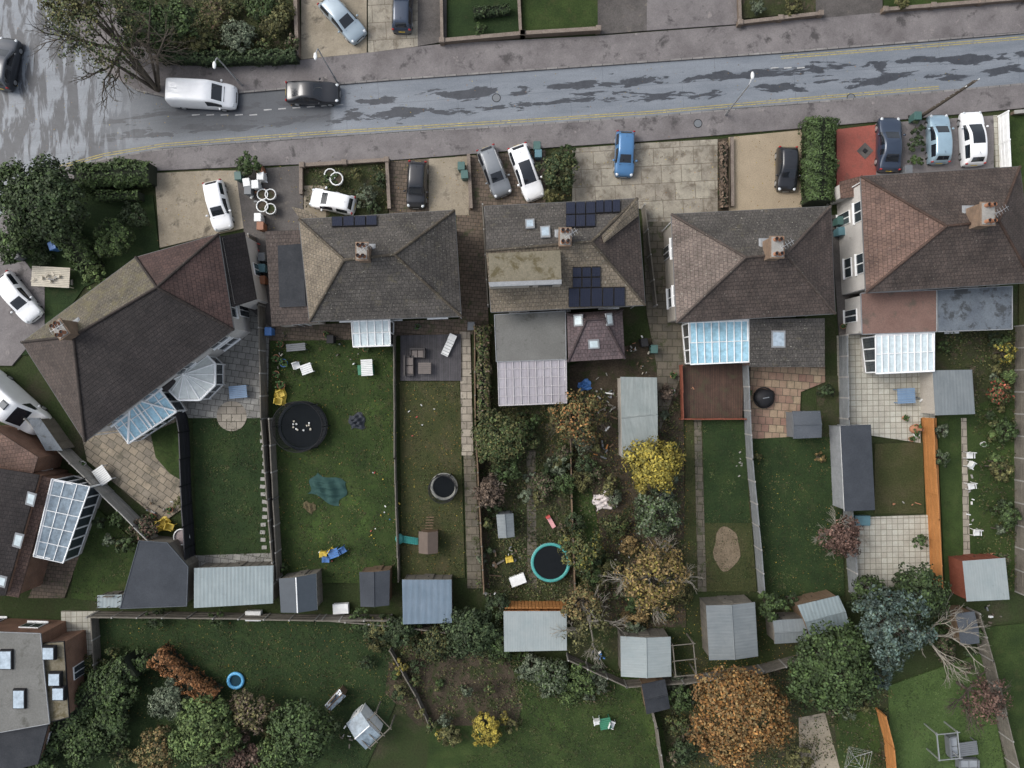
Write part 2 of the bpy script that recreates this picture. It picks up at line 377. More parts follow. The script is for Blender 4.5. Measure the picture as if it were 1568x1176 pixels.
BP_OUT=[(3000,60),(1568,166),(1400,182),(1225,197),(1000,216),(850,226),(600,246),(460,252),(240,262),(130,262),(60,315),(20,380),(-30,470),(-100,640),(-250,900)]
b=MB(); b.prism(G(BOT+BP_OUT[::-1]),-.03,.14,PAVE); b.build('pavement')
b=MB()
yl=G([(1438,140),(1400,143),(1200,160),(1000,178),(800,191),(600,203),(500,209),(400,216),(250,228),(160,243),(92,262)])
for o_ in(-.22,-.40): strip(b,yl,.07,.02,.026,YEL,off=o_)
yt=G([(1195,82.3),(1400,66),(1568,52),(2300,-10)])
for o_ in(-.22,-.40): strip(b,yt,.07,.02,.026,YEL,off=o_)
b.build('double_yellow_lines')
b=MB()
for x in list(range(300,540,22))+[1186,1206,1226]:
    y=183-(x-250)*.068
    if x>1000: y=108
    if x<400: y=180
    q=W(x,y-4); b.box((q.x,q.y,.024),(.62,.09,.006),WHT,rot=math.radians(4))
b.build('road_centre_line')
for x,y in((1068,190),(1303,150),(760,150)):
    b=MB(); q=W(x,y); z=.145 if y>185 else .024
    b.tube((q.x,q.y,z-.01),(q.x,q.y,z+.008),.3,.3,GRYP,16,True); b.torus((q.x,q.y,z+.006),.32,.03,BLK,20,4,.3); b.build('manhole_cover')
# ---------------------------------------------------------------- surface areas
slab('lawn',[(-200,-300),(140,-300),(170,0),(205,60),(250,90),(455,90),(455,-300)],.12,WEEDY)
slab('driveway',[(462,92),(462,-120),(562,-120),(562,82),],.145,TANC)
slab('driveway',[(564,82),(564,-120),(640,-120),(640,72)],.145,CREAM)
slab('driveway',[(640,72),(640,-120),(684,-120),(684,64)],.14,DARKT)
slab('lawn',[(686,60),(686,-120),(796,-120),(796,52)],.13,LAWND)
slab('lawn',[(800,52),(800,-120),(915,-120),(915,46)],.13,LAWN)
slab('driveway',[(915,54),(915,-120),(990,-120),(990,48)],.145,DARKT)
slab('driveway',[(990,48),(990,-120),(1132,-120),(1132,38)],.14,PAVE)
slab('lawn',[(1134,30),(1134,-120),(1248,-120),(1248,20)],.13,WEEDY)
slab('driveway',[(1248,30),(1248,-120),(1350,-120),(1350,20)],.145,DARKT)
slab('lawn',[(1352,12),(1352,-120),(1700,-120),(1700,-12)],.13,LAWN)
slab('driveway',[(238,266),(318,262),(372,262),(374,350),(320,362),(246,380)],.15,TANC)
slab('driveway',[(362,262),(465,254),(465,360),(415,520),(385,520),(374,350)],.15,DARKT)
slab('front_garden',[(466,256),(594,250),(594,335),(466,335)],.13,WEEDY)
slab('path',[(466,285),(500,285),(500,335),(466,335)],.155,TANC)
slab('driveway',[(596,248),(657,244),(657,330),(596,330)],.15,BROWNP)
slab('driveway',[(657,244),(718,240),(718,330),(657,330)],.155,TANC)
slab('path',[(697,240),(742,238),(748,500),(703,508)],.142,BROWNP)
slab('driveway',[(740,238),(835,230),(835,330),(740,330)],.15,BROWNP)
slab('front_garden',[(835,232),(880,228),(880,330),(835,330)],.13,WEEDY)
slab('driveway',[(876,228),(985,220),(985,320),(876,320)],.15,CREAM)
slab('driveway',[(985,220),(1098,214),(1098,340),(985,340)],.155,CREAM)
slab('path',[(983,330),(1040,330),(1048,560),(1010,660),(1005,560),(990,480)],.142,PATHB)
slab('front_garden',[(1096,214),(1118,212),(1118,330),(1096,330)],.13,SOIL)
slab('driveway',[(1115,211),(1227,200),(1227,330),(1115,330)],.15,GRAV)
slab('driveway',[(1280,199),(1340,192),(1340,285),(1280,285)],.155,REDD)
b=MB(); q=W(1323,232); b.box((q.x,q.y,.18),(.95,.95,.02),DARKT,rot=.8); b.box((q.x,q.y,.2),(.4,.4,.12),BLK,rot=.8,taper=.6); b.build('driveway_inlay')
slab('driveway',[(1340,190),(1520,178),(1520,290),(1340,290)],.15,PAVE)
slab('path',[(1519,178),(1541,176),(1548,300),(1526,300)],.157,WSLAB)
slab('lawn',[(1541,176),(1800,160),(1800,280),(1548,280)],.13,LAWN)
slab('path',[(1270,330),(1330,330),(1330,515),(1284,515)],.14,DARKT)
slab('path',[(395,350),(410,350),(412,520),(390,520)],.157,DARKT)
slab('lawn',[(0,330),(130,290),(235,300),(245,385),(130,440),(60,540),(-60,560)],.11,LAWND)
slab('driveway',[(-60,420),(40,400),(70,440),(70,500),(20,560),(-80,560)],.15,PAVE)
slab('patio',[(300,505),(380,470),(413,500),(410,640),(290,640),(262,585)],.16,GSLAB)
b=MB(); q=W(356,637); b.tube((q.x,q.y,0),(q.x,q.y,.185),1.2,1.2,PATHC,28,True); b.build('patio_circle')
slab('lawn',[(296,640),(412,640),(416,862),(302,862)],.12,LAWND)
slab('patio',[(128,672),(235,600),(285,650),(292,770),(250,800),(135,705)],.16,TSLAB)
slab('lawn',[(232,662),(285,640),(291,742),(262,725),(240,700)],.185,LAWN)
slab('patio',[(300,850),(417,846),(417,872),(300,872)],.16,GSLAB)
b=MB()
for i in range(17):
    q=W(405-2*math.sin(i),652+i*11.6); b.box((q.x,q.y,.14),(.42,.3,.07),FENC,rot=random.uniform(-.1,.1),taper=.94)
b.build('stepping_stones')
slab('lawn',[(130,760),(225,845),(185,925),(110,915),(118,820)],.12,LAWN)
slab('patio',[(105,770),(135,760),(130,830),(100,915),(45,915)],.15,BROWNP)
slab('patio',[(413,500),(605,492),(605,520),(413,522)],.15,BROWNP)
slab('lawn',[(414,522),(606,518),(612,892),(430,892)],.12,LAWN)
slab('deck',[(614,514),(706,512),(706,583),(614,583)],.3,DECKG)
slab('lawn',[(612,584),(704,584),(712,884),(616,888)],.12,LAWNO)
slab('path',[(704,508),(720,508),(725,697),(707,697)],.16,PATHC)
slab('path',[(710,697),(727,697),(738,900),(716,900)],.15,PATHB)
slab('flower_bed',[(726,500),(756,500),(752,900),(730,900)],.1,SOIL)
slab('patio',[(605,492),(725,488),(725,512),(605,514)],.147,BROWNP)
slab('garden_ground',[(752,500),(872,560),(872,930),(750,930)],.1,WEEDY)
slab('lawn',[(770,640),(868,640),(872,760),(800,790),(765,720)],.115,LAWND)
slab('garden_ground',[(872,560),(1045,500),(1050,960),(872,960)],.09,SOIL)
slab('lawn',[(872,740),(905,750),(935,900),(880,920)],.12,LAWN)
slab('path',[(806,690),(820,690),(822,900),(808,900)],.12,PATHB)
slab('deck',[(1040,560),(1137,557),(1135,640),(1042,640)],.32,DECKB)
slab('lawn',[(1050,640),(1138,640),(1158,905),(1046,905)],.12,LAWNO)
slab('lawn',[(1075,642),(1138,642),(1148,800),(1078,800)],.15,LAWND)
slab('path',[(1062,642),(1073,642),(1081,905),(1068,905)],.165,PATHB)
b=MB(); b.prism([W(1112+20*math.cos(t)*(1+.1*math.sin(5*t)),840+34*math.sin(t)*(1+.08*math.cos(3*t))) for t in [i*.3 for i in range(21)]],0,.17,M('dry_soil',[(.11,.085,.055),(.19,.15,.105)],1.5,.95,.4,10),None); b.build('flower_bed')
slab('patio',[(1148,560),(1262,560),(1262,585),(1225,600),(1222,668),(1148,672)],.165,PSLAB)
slab('lawn',[(1146,670),(1285,668),(1292,912),(1165,912)],.125,LAWND)
slab('lawn',[(1250,575),(1283,575),(1285,670),(1250,670)],.11,WEEDY)
slab('patio',[(1281,514),(1432,570),(1430,640),(1408,640),(1408,678),(1288,660)],.16,WSLAB)
slab('patio',[(1281,514),(1345,512),(1345,600),(1283,600)],.165,WSLAB)
slab('lawn',[(1338,680),(1412,676),(1414,786),(1338,786)],.12,LAWNO)
slab('patio',[(1300,792),(1420,788),(1422,885),(1330,905),(1303,905)],.165,WSLAB)
slab('path',[(1411,640),(1432,640),(1442,893),(1424,893)],.19,FENO)
slab('lawn',[(1434,640),(1552,600),(1552,905),(1446,905)],.12,LAWN)
slab('path',[(1470,640),(1478,640),(1484,860),(1474,860)],.15,PATHC)
slab('garden_ground',[(1430,505),(1560,500),(1555,640),(1434,640)],.1,WEEDY)
slab('lawn',[(1560,280),(1900,280),(1900,900),(1556,900)],.1,LAWNO)
slab('patio',[(95,935),(150,935),(155,1040),(120,1072),(100,1066)],.15,WSLAB)
slab('lawn',[(152,936),(560,942),(640,1000),(600,1090),(560,1176),(300,1300),(0,1300),(60,1150),(156,1046)],.115,LAWND)
slab('garden_ground',[(600,985),(775,985),(800,1080),(790,1110),(640,1110),(590,1060)],.125,SOIL)
slab('lawn',[(780,1000),(1000,1040),(1050,1300),(640,1300),(660,1110),(800,1110)],.12,LAWN)
slab('garden_ground',[(1000,1030),(1360,1020),(1360,1300),(1040,1300)],.1,WEEDY)
slab('path',[(1222,1098),(1262,1090),(1285,1176),(1290,1300),(1225,1300)],.15,TANC)
slab('lawn',[(1275,1085),(1342,1080),(1360,1300),(1295,1300)],.12,LAWN)
slab('lawn',[(1358,1050),(1500,1000),(1520,1080),(1560,1300),(1370,1300)],.12,LAWNB)
slab('lawn',[(1505,960),(1700,940),(1700,1300),(1580,1300),(1535,1100)],.12,LAWN)
# ---------------------------------------------------------------- buildings
def inset(pts,d):
    P2=[Vector((p[0],p[1])) for p in pts]; n=len(P2)
    a=sum(P2[i].x*P2[(i+1)%n].y-P2[(i+1)%n].x*P2[i].y for i in range(n)); sg=1 if a>0 else -1
    out=[]
    for i in range(n):
        p0,p1,p2=P2[i-1],P2[i],P2[(i+1)%n]
        t1=(p1-p0).normalized(); t2=(p2-p1).normalized()
        n1=Vector((-t1.y,t1.x))*sg; n2=Vector((-t2.y,t2.x))*sg
        bis=n1+n2
        if bis.length<1e-5: bis=n1.copy()
        bis.normalize(); k=max(.3,bis.dot(n1)); out.append(p1+bis*(d/k))
    return out
def windows(parent,foot,z_list,frame=UPVC,skip=(),door=True,minlen=2.2):
    b=MB(); n=len(foot)
    a=sum(foot[i].x*foot[(i+1)%n].y-foot[(i+1)%n].x*foot[i].y for i in range(n)); sg=1 if a>0 else -1
    for i in range(n):
        if i in skip: continue
        p,q=foot[i],foot[(i+1)%n]; L=(q-p).length
        if L<minlen: continue
        t=(q-p)/L; nn=Vector((t.y,-t.x))*sg; k=max(1,int(L/2.9)); ang=math.atan2(t.y,t.x)
        for z0,z1 in z_list:
            for j in range(k):
                c=p+t*L*(j+.5)/k; w=min(1.5,L/k*.6)
                isd=door and z0<1.5 and j==k//2
                a0,a1=(0.16,2.2) if isd else (z0,z1); ww=1.0 if isd else w
                cc=c+nn*.02; b.box((cc.x,cc.y,(a0+a1)/2),(ww,.10,a1-a0),frame,rot=ang)
                for sx in(-1,1):
                    g=c+nn*.055+t*sx*ww*.25; b.box((g.x,g.y,(a0+a1)/2),(ww*.5-.09,.06,a1-a0-.14),GLASS,rot=ang)
                s_=c+nn*.1; b.box((s_.x,s_.y,a0-.04),(ww+.15,.18,.06),frame,rot=ang)
    if b.v: b.build('windows_and_doors',parent)
def ridge_caps(parent,lines,mt):
    b=MB()
    for a,c in lines:
        a=Vector(a);c=Vector(c);L=(c-a).length;k=max(1,int(L/.42))
        for i in range(k):
            p=a.lerp(c,i/k);q=a.lerp(c,(i+1.04)/k); j=random.uniform(.95,1.08)
            b.tube(p,q,.115*j,.095*j,mt,6)
    b.build('ridge_tiles',parent)
def hip(name,eave,he,ridge,hr,faces,wall,hips,capm,gables=(),over=.38,win=True,skip=(),fascia=None,gut=None,z_list=((3.0,4.2),(.95,2.15))):
    fascia=fascia or UPVC; gut=gut or GUT
    E=[W(x,y,he) for x,y in eave]; R=[W(x,y,hr) for x,y in ridge]; V=E+R
    c=sum(E,Vector())/len(E); par=empty(name,(c.x,c.y,0))
    b=MB()
    for idx,mt in faces: 
        pts=[V[i] for i in idx]
        nn=(pts[1]-pts[0]).cross(pts[2]-pts[0])
        if nn.z<0: pts=[pts[1],pts[0]]+pts[:1:-1]
        b.face(pts,mt)
    b.build('roof',par)
    FI=inset(E,.09)
    b=MB(); b.prism([(p.x,p.y) for p in FI],he-.2,he-.03,fascia,fascia)
    n=len(E)
    for i in range(n):
        p,q=E[i],E[(i+1)%n]; b.tube(p+Vector((0,0,-.06)),q+Vector((0,0,-.06)),.055,.055,gut,6)
        if i%2==0:
            w=inset(E,over-.1)[i]; b.tube((w.x,w.y,.1),(w.x,w.y,he-.2),.045,.045,UPVC,6)
    b.build('gutters_and_fascia',par)
    F=inset(E,over); b=MB(); b.prism([(p.x,p.y) for p in F],0,he-.1,wall)
    for g in gables: b.face([V[i] for i in g],wall)
    b.build('walls',par)
    if win: windows(par,F,z_list,skip=skip)
    ridge_caps(par,[(V[i],V[j]) for i,j in hips],capm)
    return par,V
GUT=P('gutter_grey',(.10,.10,.10),.6)
def onplane(px,py,p0,p1,p2,off=0):
    n=(p1-p0).cross(p2-p0).normalized()
    if n.z<0: n=-n
    o=Vector((0,0,H)); d=(W(px,py)-o); t=(p0-o).dot(n)/d.dot(n)
    return o+d*t+n*off
def panel_on(b,quad,pl,mt,frame,th=.1,fw=.07):
    base=[onplane(x,y,*pl) for x,y in quad]
    n=(pl[1]-pl[0]).cross(pl[2]-pl[0]).normalized(); n=n if n.z>0 else -n
    T=[p+n*th for p in base]
    cen=sum(T,Vector())/4
    I=[p+(cen-p).normalized()*fw*1.4+n*.012 for p in T]
    if (T[1]-T[0]).cross(T[2]-T[0]).z<0: T=T[::-1];I=I[::-1];base=base[::-1]
    b.face(T,frame); b.face(I,mt)
    for i in range(4): b.face([base[i],base[(i+1)%4],T[(i+1)%4],T[i]],frame)
SKY=P('skylight_glass',(.33,.40,.46),.1,0,.5,grain=.3)
def skylight(par,quads,pl,glass=None):
    b=MB()
    for q in quads: panel_on(b,q,pl,glass or SKY,LEAD,.1,.12)
    b.build('skylight',par)
def solar(par,x0,y0,x1,y1,nx,ny,pl,skew=0):
    b=MB()
    for i in range(nx):
        for j in range(ny):
            a=x0+(x1-x0)*i/nx+.6;c=x0+(x1-x0)*(i+1)/nx-.6
            d=y0+(y1-y0)*j/ny+.6;e=y0+(y1-y0)*(j+1)/ny-.6
            f=lambda x:-(x-x0)*skew
            panel_on(b,[(a,d+f(a)),(c,d+f(c)),(c,e+f(c)),(a,e+f(a))],pl,PANEL,BLK,.12,.03)
    b.build('solar_panels',par)
def chimney(par,px,py,z0,z1,w=.75,d=1.15,ang=0,pots=4,flash=True):
    q=W(px,py,(z0+z1)/2+.3); b=MB()
    b.box((q.x,q.y,(z0+z1)/2),(w,d,z1-z0),BRICKB,rot=ang)
    b.box((q.x,q.y,z1+.06),(w+.14,d+.14,.12),BRICKB,rot=ang)
    b.box((q.x,q.y,z1+.15),(w-.05,d-.05,.06),FENC,rot=ang)
    if flash:
        b.box((q.x,q.y,z0+.55),(w+.5,d+.5,.06),LEAD,rot=ang,taper=.8)
    R=Matrix.Rotation(ang,3,'Z')
    for i in range(pots):
        o=R@Vector((-.17 if i%2 else .17,-d/2+.2+(d-.4)*(i//2)/max(1,(pots-1)//2),0))
        h=random.uniform(.35,.55)
        b.tube((q.x+o.x,q.y+o.y,z1+.15),(q.x+o.x,q.y+o.y,z1+.15+h),.14,.11,TERRA,10)
        b.tube((q.x+o.x,q.y+o.y,z1+.15+h-.1),(q.x+o.x,q.y+o.y,z1+.16+h),.13,.14,TERRA,10)
        b.disc((q.x+o.x,q.y+o.y,z1+.1+h),.1,BLK,10)
    b.tube((q.x+.3,q.y,z1-.5),(q.x+.35,q.y,z1+1.1),.02,.02,GALV,4)
    b.tube((q.x-.1,q.y-.25,z1+1.05),(q.x+.8,q.y+.3,z1+1.05),.015,.015,GALV,4)
    for k in range(5):
        e=Vector((q.x-.05+k*.18,q.y-.22+k*.11,z1+1.05)); b.tube(e-Vector((-.12,.2,0)),e+Vector((-.12,.2,0)),.01,.01,GALV,4)
    b.build('chimney',par)
def ext(name,par,quad,hs,roofm_,wall,over=.15,th=.12,win=True,edge=None,z_list=((.95,2.1),)):
    T=[W(x,y,h) for (x,y),h in zip(quad,hs)]
    own=par
    if par is None:
        c=sum(T,Vector())/len(T); own=empty(name,(c.x,c.y,0)); nm='roof'
    else: nm=name+'_roof'
    a=(T[1]-T[0]).cross(T[2]-T[0]).z
    if a<0: T=[T[1],T[0]]+T[:1:-1]
    b=MB(); b.face(T,roofm_); n=len(T); e=edge or roofm_
    for i in range(n):
        p,q=T[i],T[(i+1)%n]; d=Vector((0,0,-th)); b.face([p+d,q+d,q,p],e)
        if edge is not None: b.tube(p+Vector((0,0,.005)),q+Vector((0,0,.005)),.04,.04,edge,4)
    b.face([p-Vector((0,0,th)) for p in T][::-1],e); b.build(nm,own)
    F=inset(T,over); b=MB()
    for i in range(n):
        j=(i+1)%n; b.face([(F[i].x,F[i].y,0),(F[j].x,F[j].y,0),(F[j].x,F[j].y,T[j].z-th+.02),(F[i].x,F[i].y,T[i].z-th+.02)],wall)
    b.build('walls' if par is None else name+'_walls',own)
    if win and min(hs)>2.15: windows(own,F,z_list,minlen=1.5,door=True)
    return own,T
def shed(name,quad,h,roof,wall,gable=True,rise=.35,axis=0,edge=None):
    if axis: quad=quad[1:]+quad[:1]
    T=[W(x,y,h) for x,y in quad]
    if (T[1]-T[0]).cross(T[2]-T[0]).z<0: T=[T[1],T[0],T[3],T[2]]
    c=sum(T,Vector())/4; own=empty(name,(c.x,c.y,0)); b=MB()
    if gable:
        A=(T[1]+T[2])/2; A.z=h+rise; B=(T[3]+T[0])/2; B.z=h+rise
        b.face([T[0],T[1],A,B],roof); b.face([T[2],T[3],B,A],roof)
        b.tube(A,B,.05,.05,edge or roof,6)
        d=Vector((0,0,-.06))
        for p,q in((T[0],T[1]),(T[2],T[3])): b.face([p+d,q+d,q,p],edge or roof)
        for p,q in((T[1],A),(A,T[2]),(T[3],B),(B,T[0])): b.face([p+d*1.5,q+d*1.5,q,p],wall)
        b.face([T[0]+d,T[3]+d,T[2]+d,T[1]+d],wall)
    else:
        for k in(0,1): T[k].z-=rise
        b.face(T,roof); d=Vector((0,0,-.08))
        for i in range(4): b.face([T[i]+d,T[(i+1)%4]+d,T[(i+1)%4],T[i]],edge or wall)
        b.face([p+d for p in T][::-1],wall)
    b.build('roof',own)
    F=inset(T,.12); b=MB()
    for i in range(4):
        j=(i+1)%4; zi=T[i].z-.06; zj=T[j].z-.06
        b.face([(F[i].x,F[i].y,0),(F[j].x,F[j].y,0),(F[j].x,F[j].y,zj),(F[i].x,F[i].y,zi)],wall)
        if gable and i in(1,3):
            A=Vector(((F[i].x+F[j].x)/2,(F[i].y+F[j].y)/2,h+rise-.08)); b.face([(F[i].x,F[i].y,zi),(F[j].x,F[j].y,zj),A],wall)
    for i in range(4):
        p,q=F[i],F[(i+1)%4]; L=(q-p).length; t=(q-p)/L; nn=Vector((t.y,-t.x)); k=max(2,int(L/.6)); ang=math.atan2(t.y,t.x)
        for j in range(k+1):
            c_=p+t*L*j/k+nn*.015; b.box((c_.x,c_.y,1.0),(.05,.03,1.9),wall,rot=ang)
    b.build('walls',own)
    lx=[(F[(i+1)%4]-F[i]).length for i in range(4)]
    side=max(range(4),key=lambda i:(F[i]+F[(i+1)%4]).y if lx[i]>.9 else -999)
    p,q=F[side],F[(side+1)%4]; t=(q-p).normalized(); nn=Vector((t.y,-t.x)); c_=(p+q)/2+nn*.05
    b=MB(); b.box((c_.x,c_.y,.98),(.8,.05,1.75),wall,rot=math.atan2(t.y,t.x)); b.box((c_.x+nn.x*.04,c_.y+nn.y*.04,1.0),(.06,.04,.2),BLK,rot=math.atan2(t.y,t.x)); b.build('door',own)
    return own
def glassroof(name,par,T,nu,mt,frame=UPVC,nv=1,walls=True,bw=.07,ridge=False):
    b=MB(); A,B_,C_,D=[Vector(t) for t in T]
    flip=(B_-A).cross(C_-A).z<0
    for i in range(nu):
        for j in range(nv):
            def pt(u,v): return (A.lerp(B_,u)).lerp(D.lerp(C_,u),v)
            q=[pt(i/nu,j/nv),pt((i+1)/nu,j/nv),pt((i+1)/nu,(j+1)/nv),pt(i/nu,(j+1)/nv)]
            b.face(q[::-1] if flip else q,mt)
    for i in range(nu+1):
        p=A.lerp(B_,i/nu);q=D.lerp(C_,i/nu); up=Vector((0,0,.03)); b.tube(p+up,q+up,bw*.6,bw*.6,frame,4)
    for j in range(nv+1):
        p=A.lerp(D,j/nv);q=B_.lerp(C_,j/nv); up=Vector((0,0,.035)); r_=bw*(.9 if j in(0,nv) else .5); b.tube(p+up,q+up,r_,r_,frame,4)
    if ridge:
        mA=A.lerp(B_,.5); 
        for c_ in (C_,D,C_.lerp(D,.5)): b.tube(mA+Vector((0,0,.07)),c_+Vector((0,0,.07)),bw,bw,frame,4)
    b.build(name+'_roof',par)
    if walls:
        F=inset([A,B_,C_,D],.1); zz=[p.z-.05 for p in(A,B_,C_,D)]; b=MB()
        for i in range(4):
            j=(i+1)%4; z1i,z1j=zz[i],zz[j]
            p,q=F[i],F[j]
            b.face([(p.x,p.y,0),(q.x,q.y,0),(q.x,q.y,.6),(p.x,p.y,.6)],RENDER)
            b.face([(p.x,p.y,.6),(q.x,q.y,.6),(q.x,q.y,z1j),(p.x,p.y,z1i)],GLASS)
            L=(q-p).length;k=max(1,int(L/.8))
            for s_ in range(k+1):
                w=p.lerp(q,s_/k); zt=z1i+(z1j-z1i)*s_/k; b.box((w.x,w.y,(.6+zt)/2),(.1,.1,zt-.6),frame,rot=math.atan2((q-p).y,(q-p).x))
            b.tube((p.x,p.y,.62),(q.x,q.y,.62),.06,.06,frame,4)
            b.tube((p.x,p.y,z1i),(q.x,q.y,z1j),.07,.07,frame,4)
        b.build(name+'_walls',par)
def cons(par,name,quad,hi,lo,nu,mt,nv=1,**k):
    glassroof(name,par,[W(*quad[0],hi),W(*quad[1],hi),W(*quad[2],lo),W(*quad[3],lo)],nu,mt,nv=nv,**k)
# H1 angled semi on the left
p1,V=hip('semi_detached_house',[(33,524),(208,394),(335,358),(358,505),(130,676)],5,[(112,515),(240,440)],7.6,
 [((0,1,6,5),R_MOSS_LIT),((1,2,6),R_REDD),((2,3,6),R_REDD),((3,4,5,6),R_DARK),((4,0,5),R_BRN)],RENDER,[(5,6),(0,5),(4,5),(1,6),(2,6),(3,6)],R_BRN)  # upper-left slope: moss, plus light from the left painted as paler tiles
chimney(p1,106,506,6.2,8.7,ang=math.radians(35))
ext('side_wing',p1,[(336,362),(374,355),(393,458),(356,470)],[4.7,3.3,3.3,4.7],R_DARK,RENDER)
cons(p1,'conservatory',[(163,634),(236,584),(271,630),(197,679)],3.1,2.4,7,BGL,nv=2,bw=.1,ridge=True)
ext('porch_canopy',p1,[(232,585),(300,522),(325,524),(255,600)],[3.1,3.1,2.8,2.8],R_DARK,RENDER,win=False)
b=MB(); rr=2.15
ring=[W(290,573,2.3)+Vector((rr*math.cos(a),rr*math.sin(a),0)) for a in [math.radians(22.5+45*i) for i in range(8)]]
top=Vector((W(290,573,2.3).x,W(290,573,2.3).y,3.3))
OGL=P('conservatory_glass_pale',(.55,.58,.56),.15,0,.4,grain=.15)
for i in range(8):
    j=(i+1)%8; mid=(ring[i]+ring[j])/2
    b.face([ring[i],ring[j],top],OGL); b.tube(ring[i],top,.08,.05,UPVC,4); b.tube(mid,top,.045,.04,UPVC,4); b.tube(ring[i],ring[j],.11,.11,UPVC,4)
    f=lambda p,z: (p.x*.97+top.x*.03,p.y*.97+top.y*.03,z)
    b.face([f(ring[i],0),f(ring[j],0),f(ring[j],.6),f(ring[i],.6)],RENDER); b.face([f(ring[i],.6),f(ring[j],.6),f(ring[j],2.3),f(ring[i],2.3)],GLASS)
    b.tube(f(ring[i],0),f(ring[i],2.3),.07,.07,UPVC,4); b.tube(f(mid,.6),f(mid,2.3),.04,.04,UPVC,4); b.tube(f(ring[i],.62),f(ring[j],.62),.05,.05,UPVC,4)
b.blob(top+Vector((0,0,.1)),(.12,.12,.2),UPVC,8,0); b.build('octagonal_conservatory',p1)
# H2
p2,V=hip('semi_detached_house',[(458,336),(696,322),(706,484),(474,492)],5,[(527,398),(604,390)],7.6,
 [((1,0,4,5),R_GREY),((2,1,5),R_GREY),((3,2,5,4),R_GREY),((0,3,4),R_TAN)],RENDER,[(4,5),(0,4),(3,4),(1,5),(2,5)],R_TAN)  # left hip in tan: its brighter side light is painted into the tiles
chimney(p2,558,388,6.5,8.6)
pf=(V[0],V[1],V[5]); solar(p2,508,333,578,349,4,1,pf,.03)
own,T=ext('flat_extension',p2,[(406,354),(466,352),(486,494),(416,500)],[3.4,3.4,3.2,3.2],R_BRN,CREAMW)
b=MB(); b.prism([W(x,y,3.5) for x,y in((425,376),(463,373),(468,468),(428,470))],3.25,3.5,FLATD,LEAD); b.build('flat_roof_inset',p2)
b=MB(); b.prism([W(x,y,4.6) for x,y in((460,368),(481,366),(487,452),(470,455))],3.3,4.6,FLATD); b.build('side_dormer',p2)
cons(p2,'lean_to',[(538,490),(597,488),(598,529),(541,531)],3.0,2.5,5,WGL,nv=2,bw=.09)
ext('porch',p2,[(446,316),(470,322),(500,340),(466,345)],[2.9,2.9,2.9,2.9],R_TAN,BRICK,win=False)
# H3
p3,V=hip('semi_detached_house',[(742,316),(976,304),(988,467),(752,478)],5,[(744,384),(906,370)],7.4,
 [((1,0,4,5),R_GREY),((2,1,5),R_BRN),((3,2,5,4),R_TAN)],CREAMW,[(4,5),(1,5),(2,5)],R_TAN,gables=((3,0,4),),skip=(3,))
pf=(V[0],V[1],V[5]);pb=(V[3],V[2],V[5])
ext('front_gable',p3,[(918,352),(976,303),(978,330),(925,372)],[6.7,5.15,5.3,7.2],R_TAN,CREAMW,win=False)
skylight(p3,[[(804,337),(818,336),(819,350),(805,351)],[(827,348),(842,347),(843,364),(828,365)]],pf)
solar(p3,866,311,912,350,3,2,pf,.03); solar(p3,912,308,950,328,3,1,pf,.03)
b=MB(); b.prism([W(x,y,7.5) for x,y in((748,388),(858,383),(860,434),(750,438))],5.0,7.5,FLATM,CREAMW); b.prism([W(x,y,7.58) for x,y in((748,432),(860,428),(860,435),(750,439))],7.3,7.58,LEAD); 
for x in(775,805,835):
    q=W(x,437,6.7); b.box((q.x,q.y,6.4),(1.0,.1,.9),GLASS)
b.build('dormer',p3)
solar(p3,876,408,920,440,3,2,pb,.02); solar(p3,870,440,957,470,5,1,pb,.02)
chimney(p3,864,366,6.4,8.4)
ext('flat_extension',p3,[(757,482),(866,476),(867,550),(760,554)],[3.0]*4,FLATG,CREAMW,edge=LEAD)
cons(p3,'lean_to',[(762,552),(867,549),(868,617),(764,621)],2.9,2.4,9,POLY,nv=5,frame=P('pale_frame',(.42,.40,.41),.5))
e3=[W(x,y,3.0) for x,y in((868,480),(953,474),(957,549),(870,554))]
b=MB(); r3=[W(898,490,4.2),W(925,488,4.2)]
for f in([e3[1],e3[0],r3[0],r3[1]],[e3[2],e3[1],r3[1]],[e3[3],e3[2],r3[1],r3[0]],[e3[0],e3[3],r3[0]]): b.face([Vector(p) for p in f],R_PURP)
b.prism([(p.x,p.y) for p in inset(e3,.25)],0,2.95,BRICK); b.prism([(p.x,p.y) for p in inset(e3,.03)],2.85,2.99,GUT); b.build('hipped_extension',p3)
pl=(e3[3],e3[2],r3[1]); skylight(p3,[[(900,520),(917,519),(918,533),(901,534)]],pl,WGL)
pl=(e3[0],e3[3],r3[0]); skylight(p3,[[(879,482),(893,481),(894,499),(880,500)]],pl,WGL)
pl=(e3[2],e3[1],r3[1]); skylight(p3,[[(926,480),(936,479),(938,498),(928,499)]],pl,WGL)
ridge_caps(p3,[(r3[0],r3[1]),(e3[0],r3[0]),(e3[1],r3[1]),(e3[2],r3[1]),(e3[3],r3[0])],R_PURP)
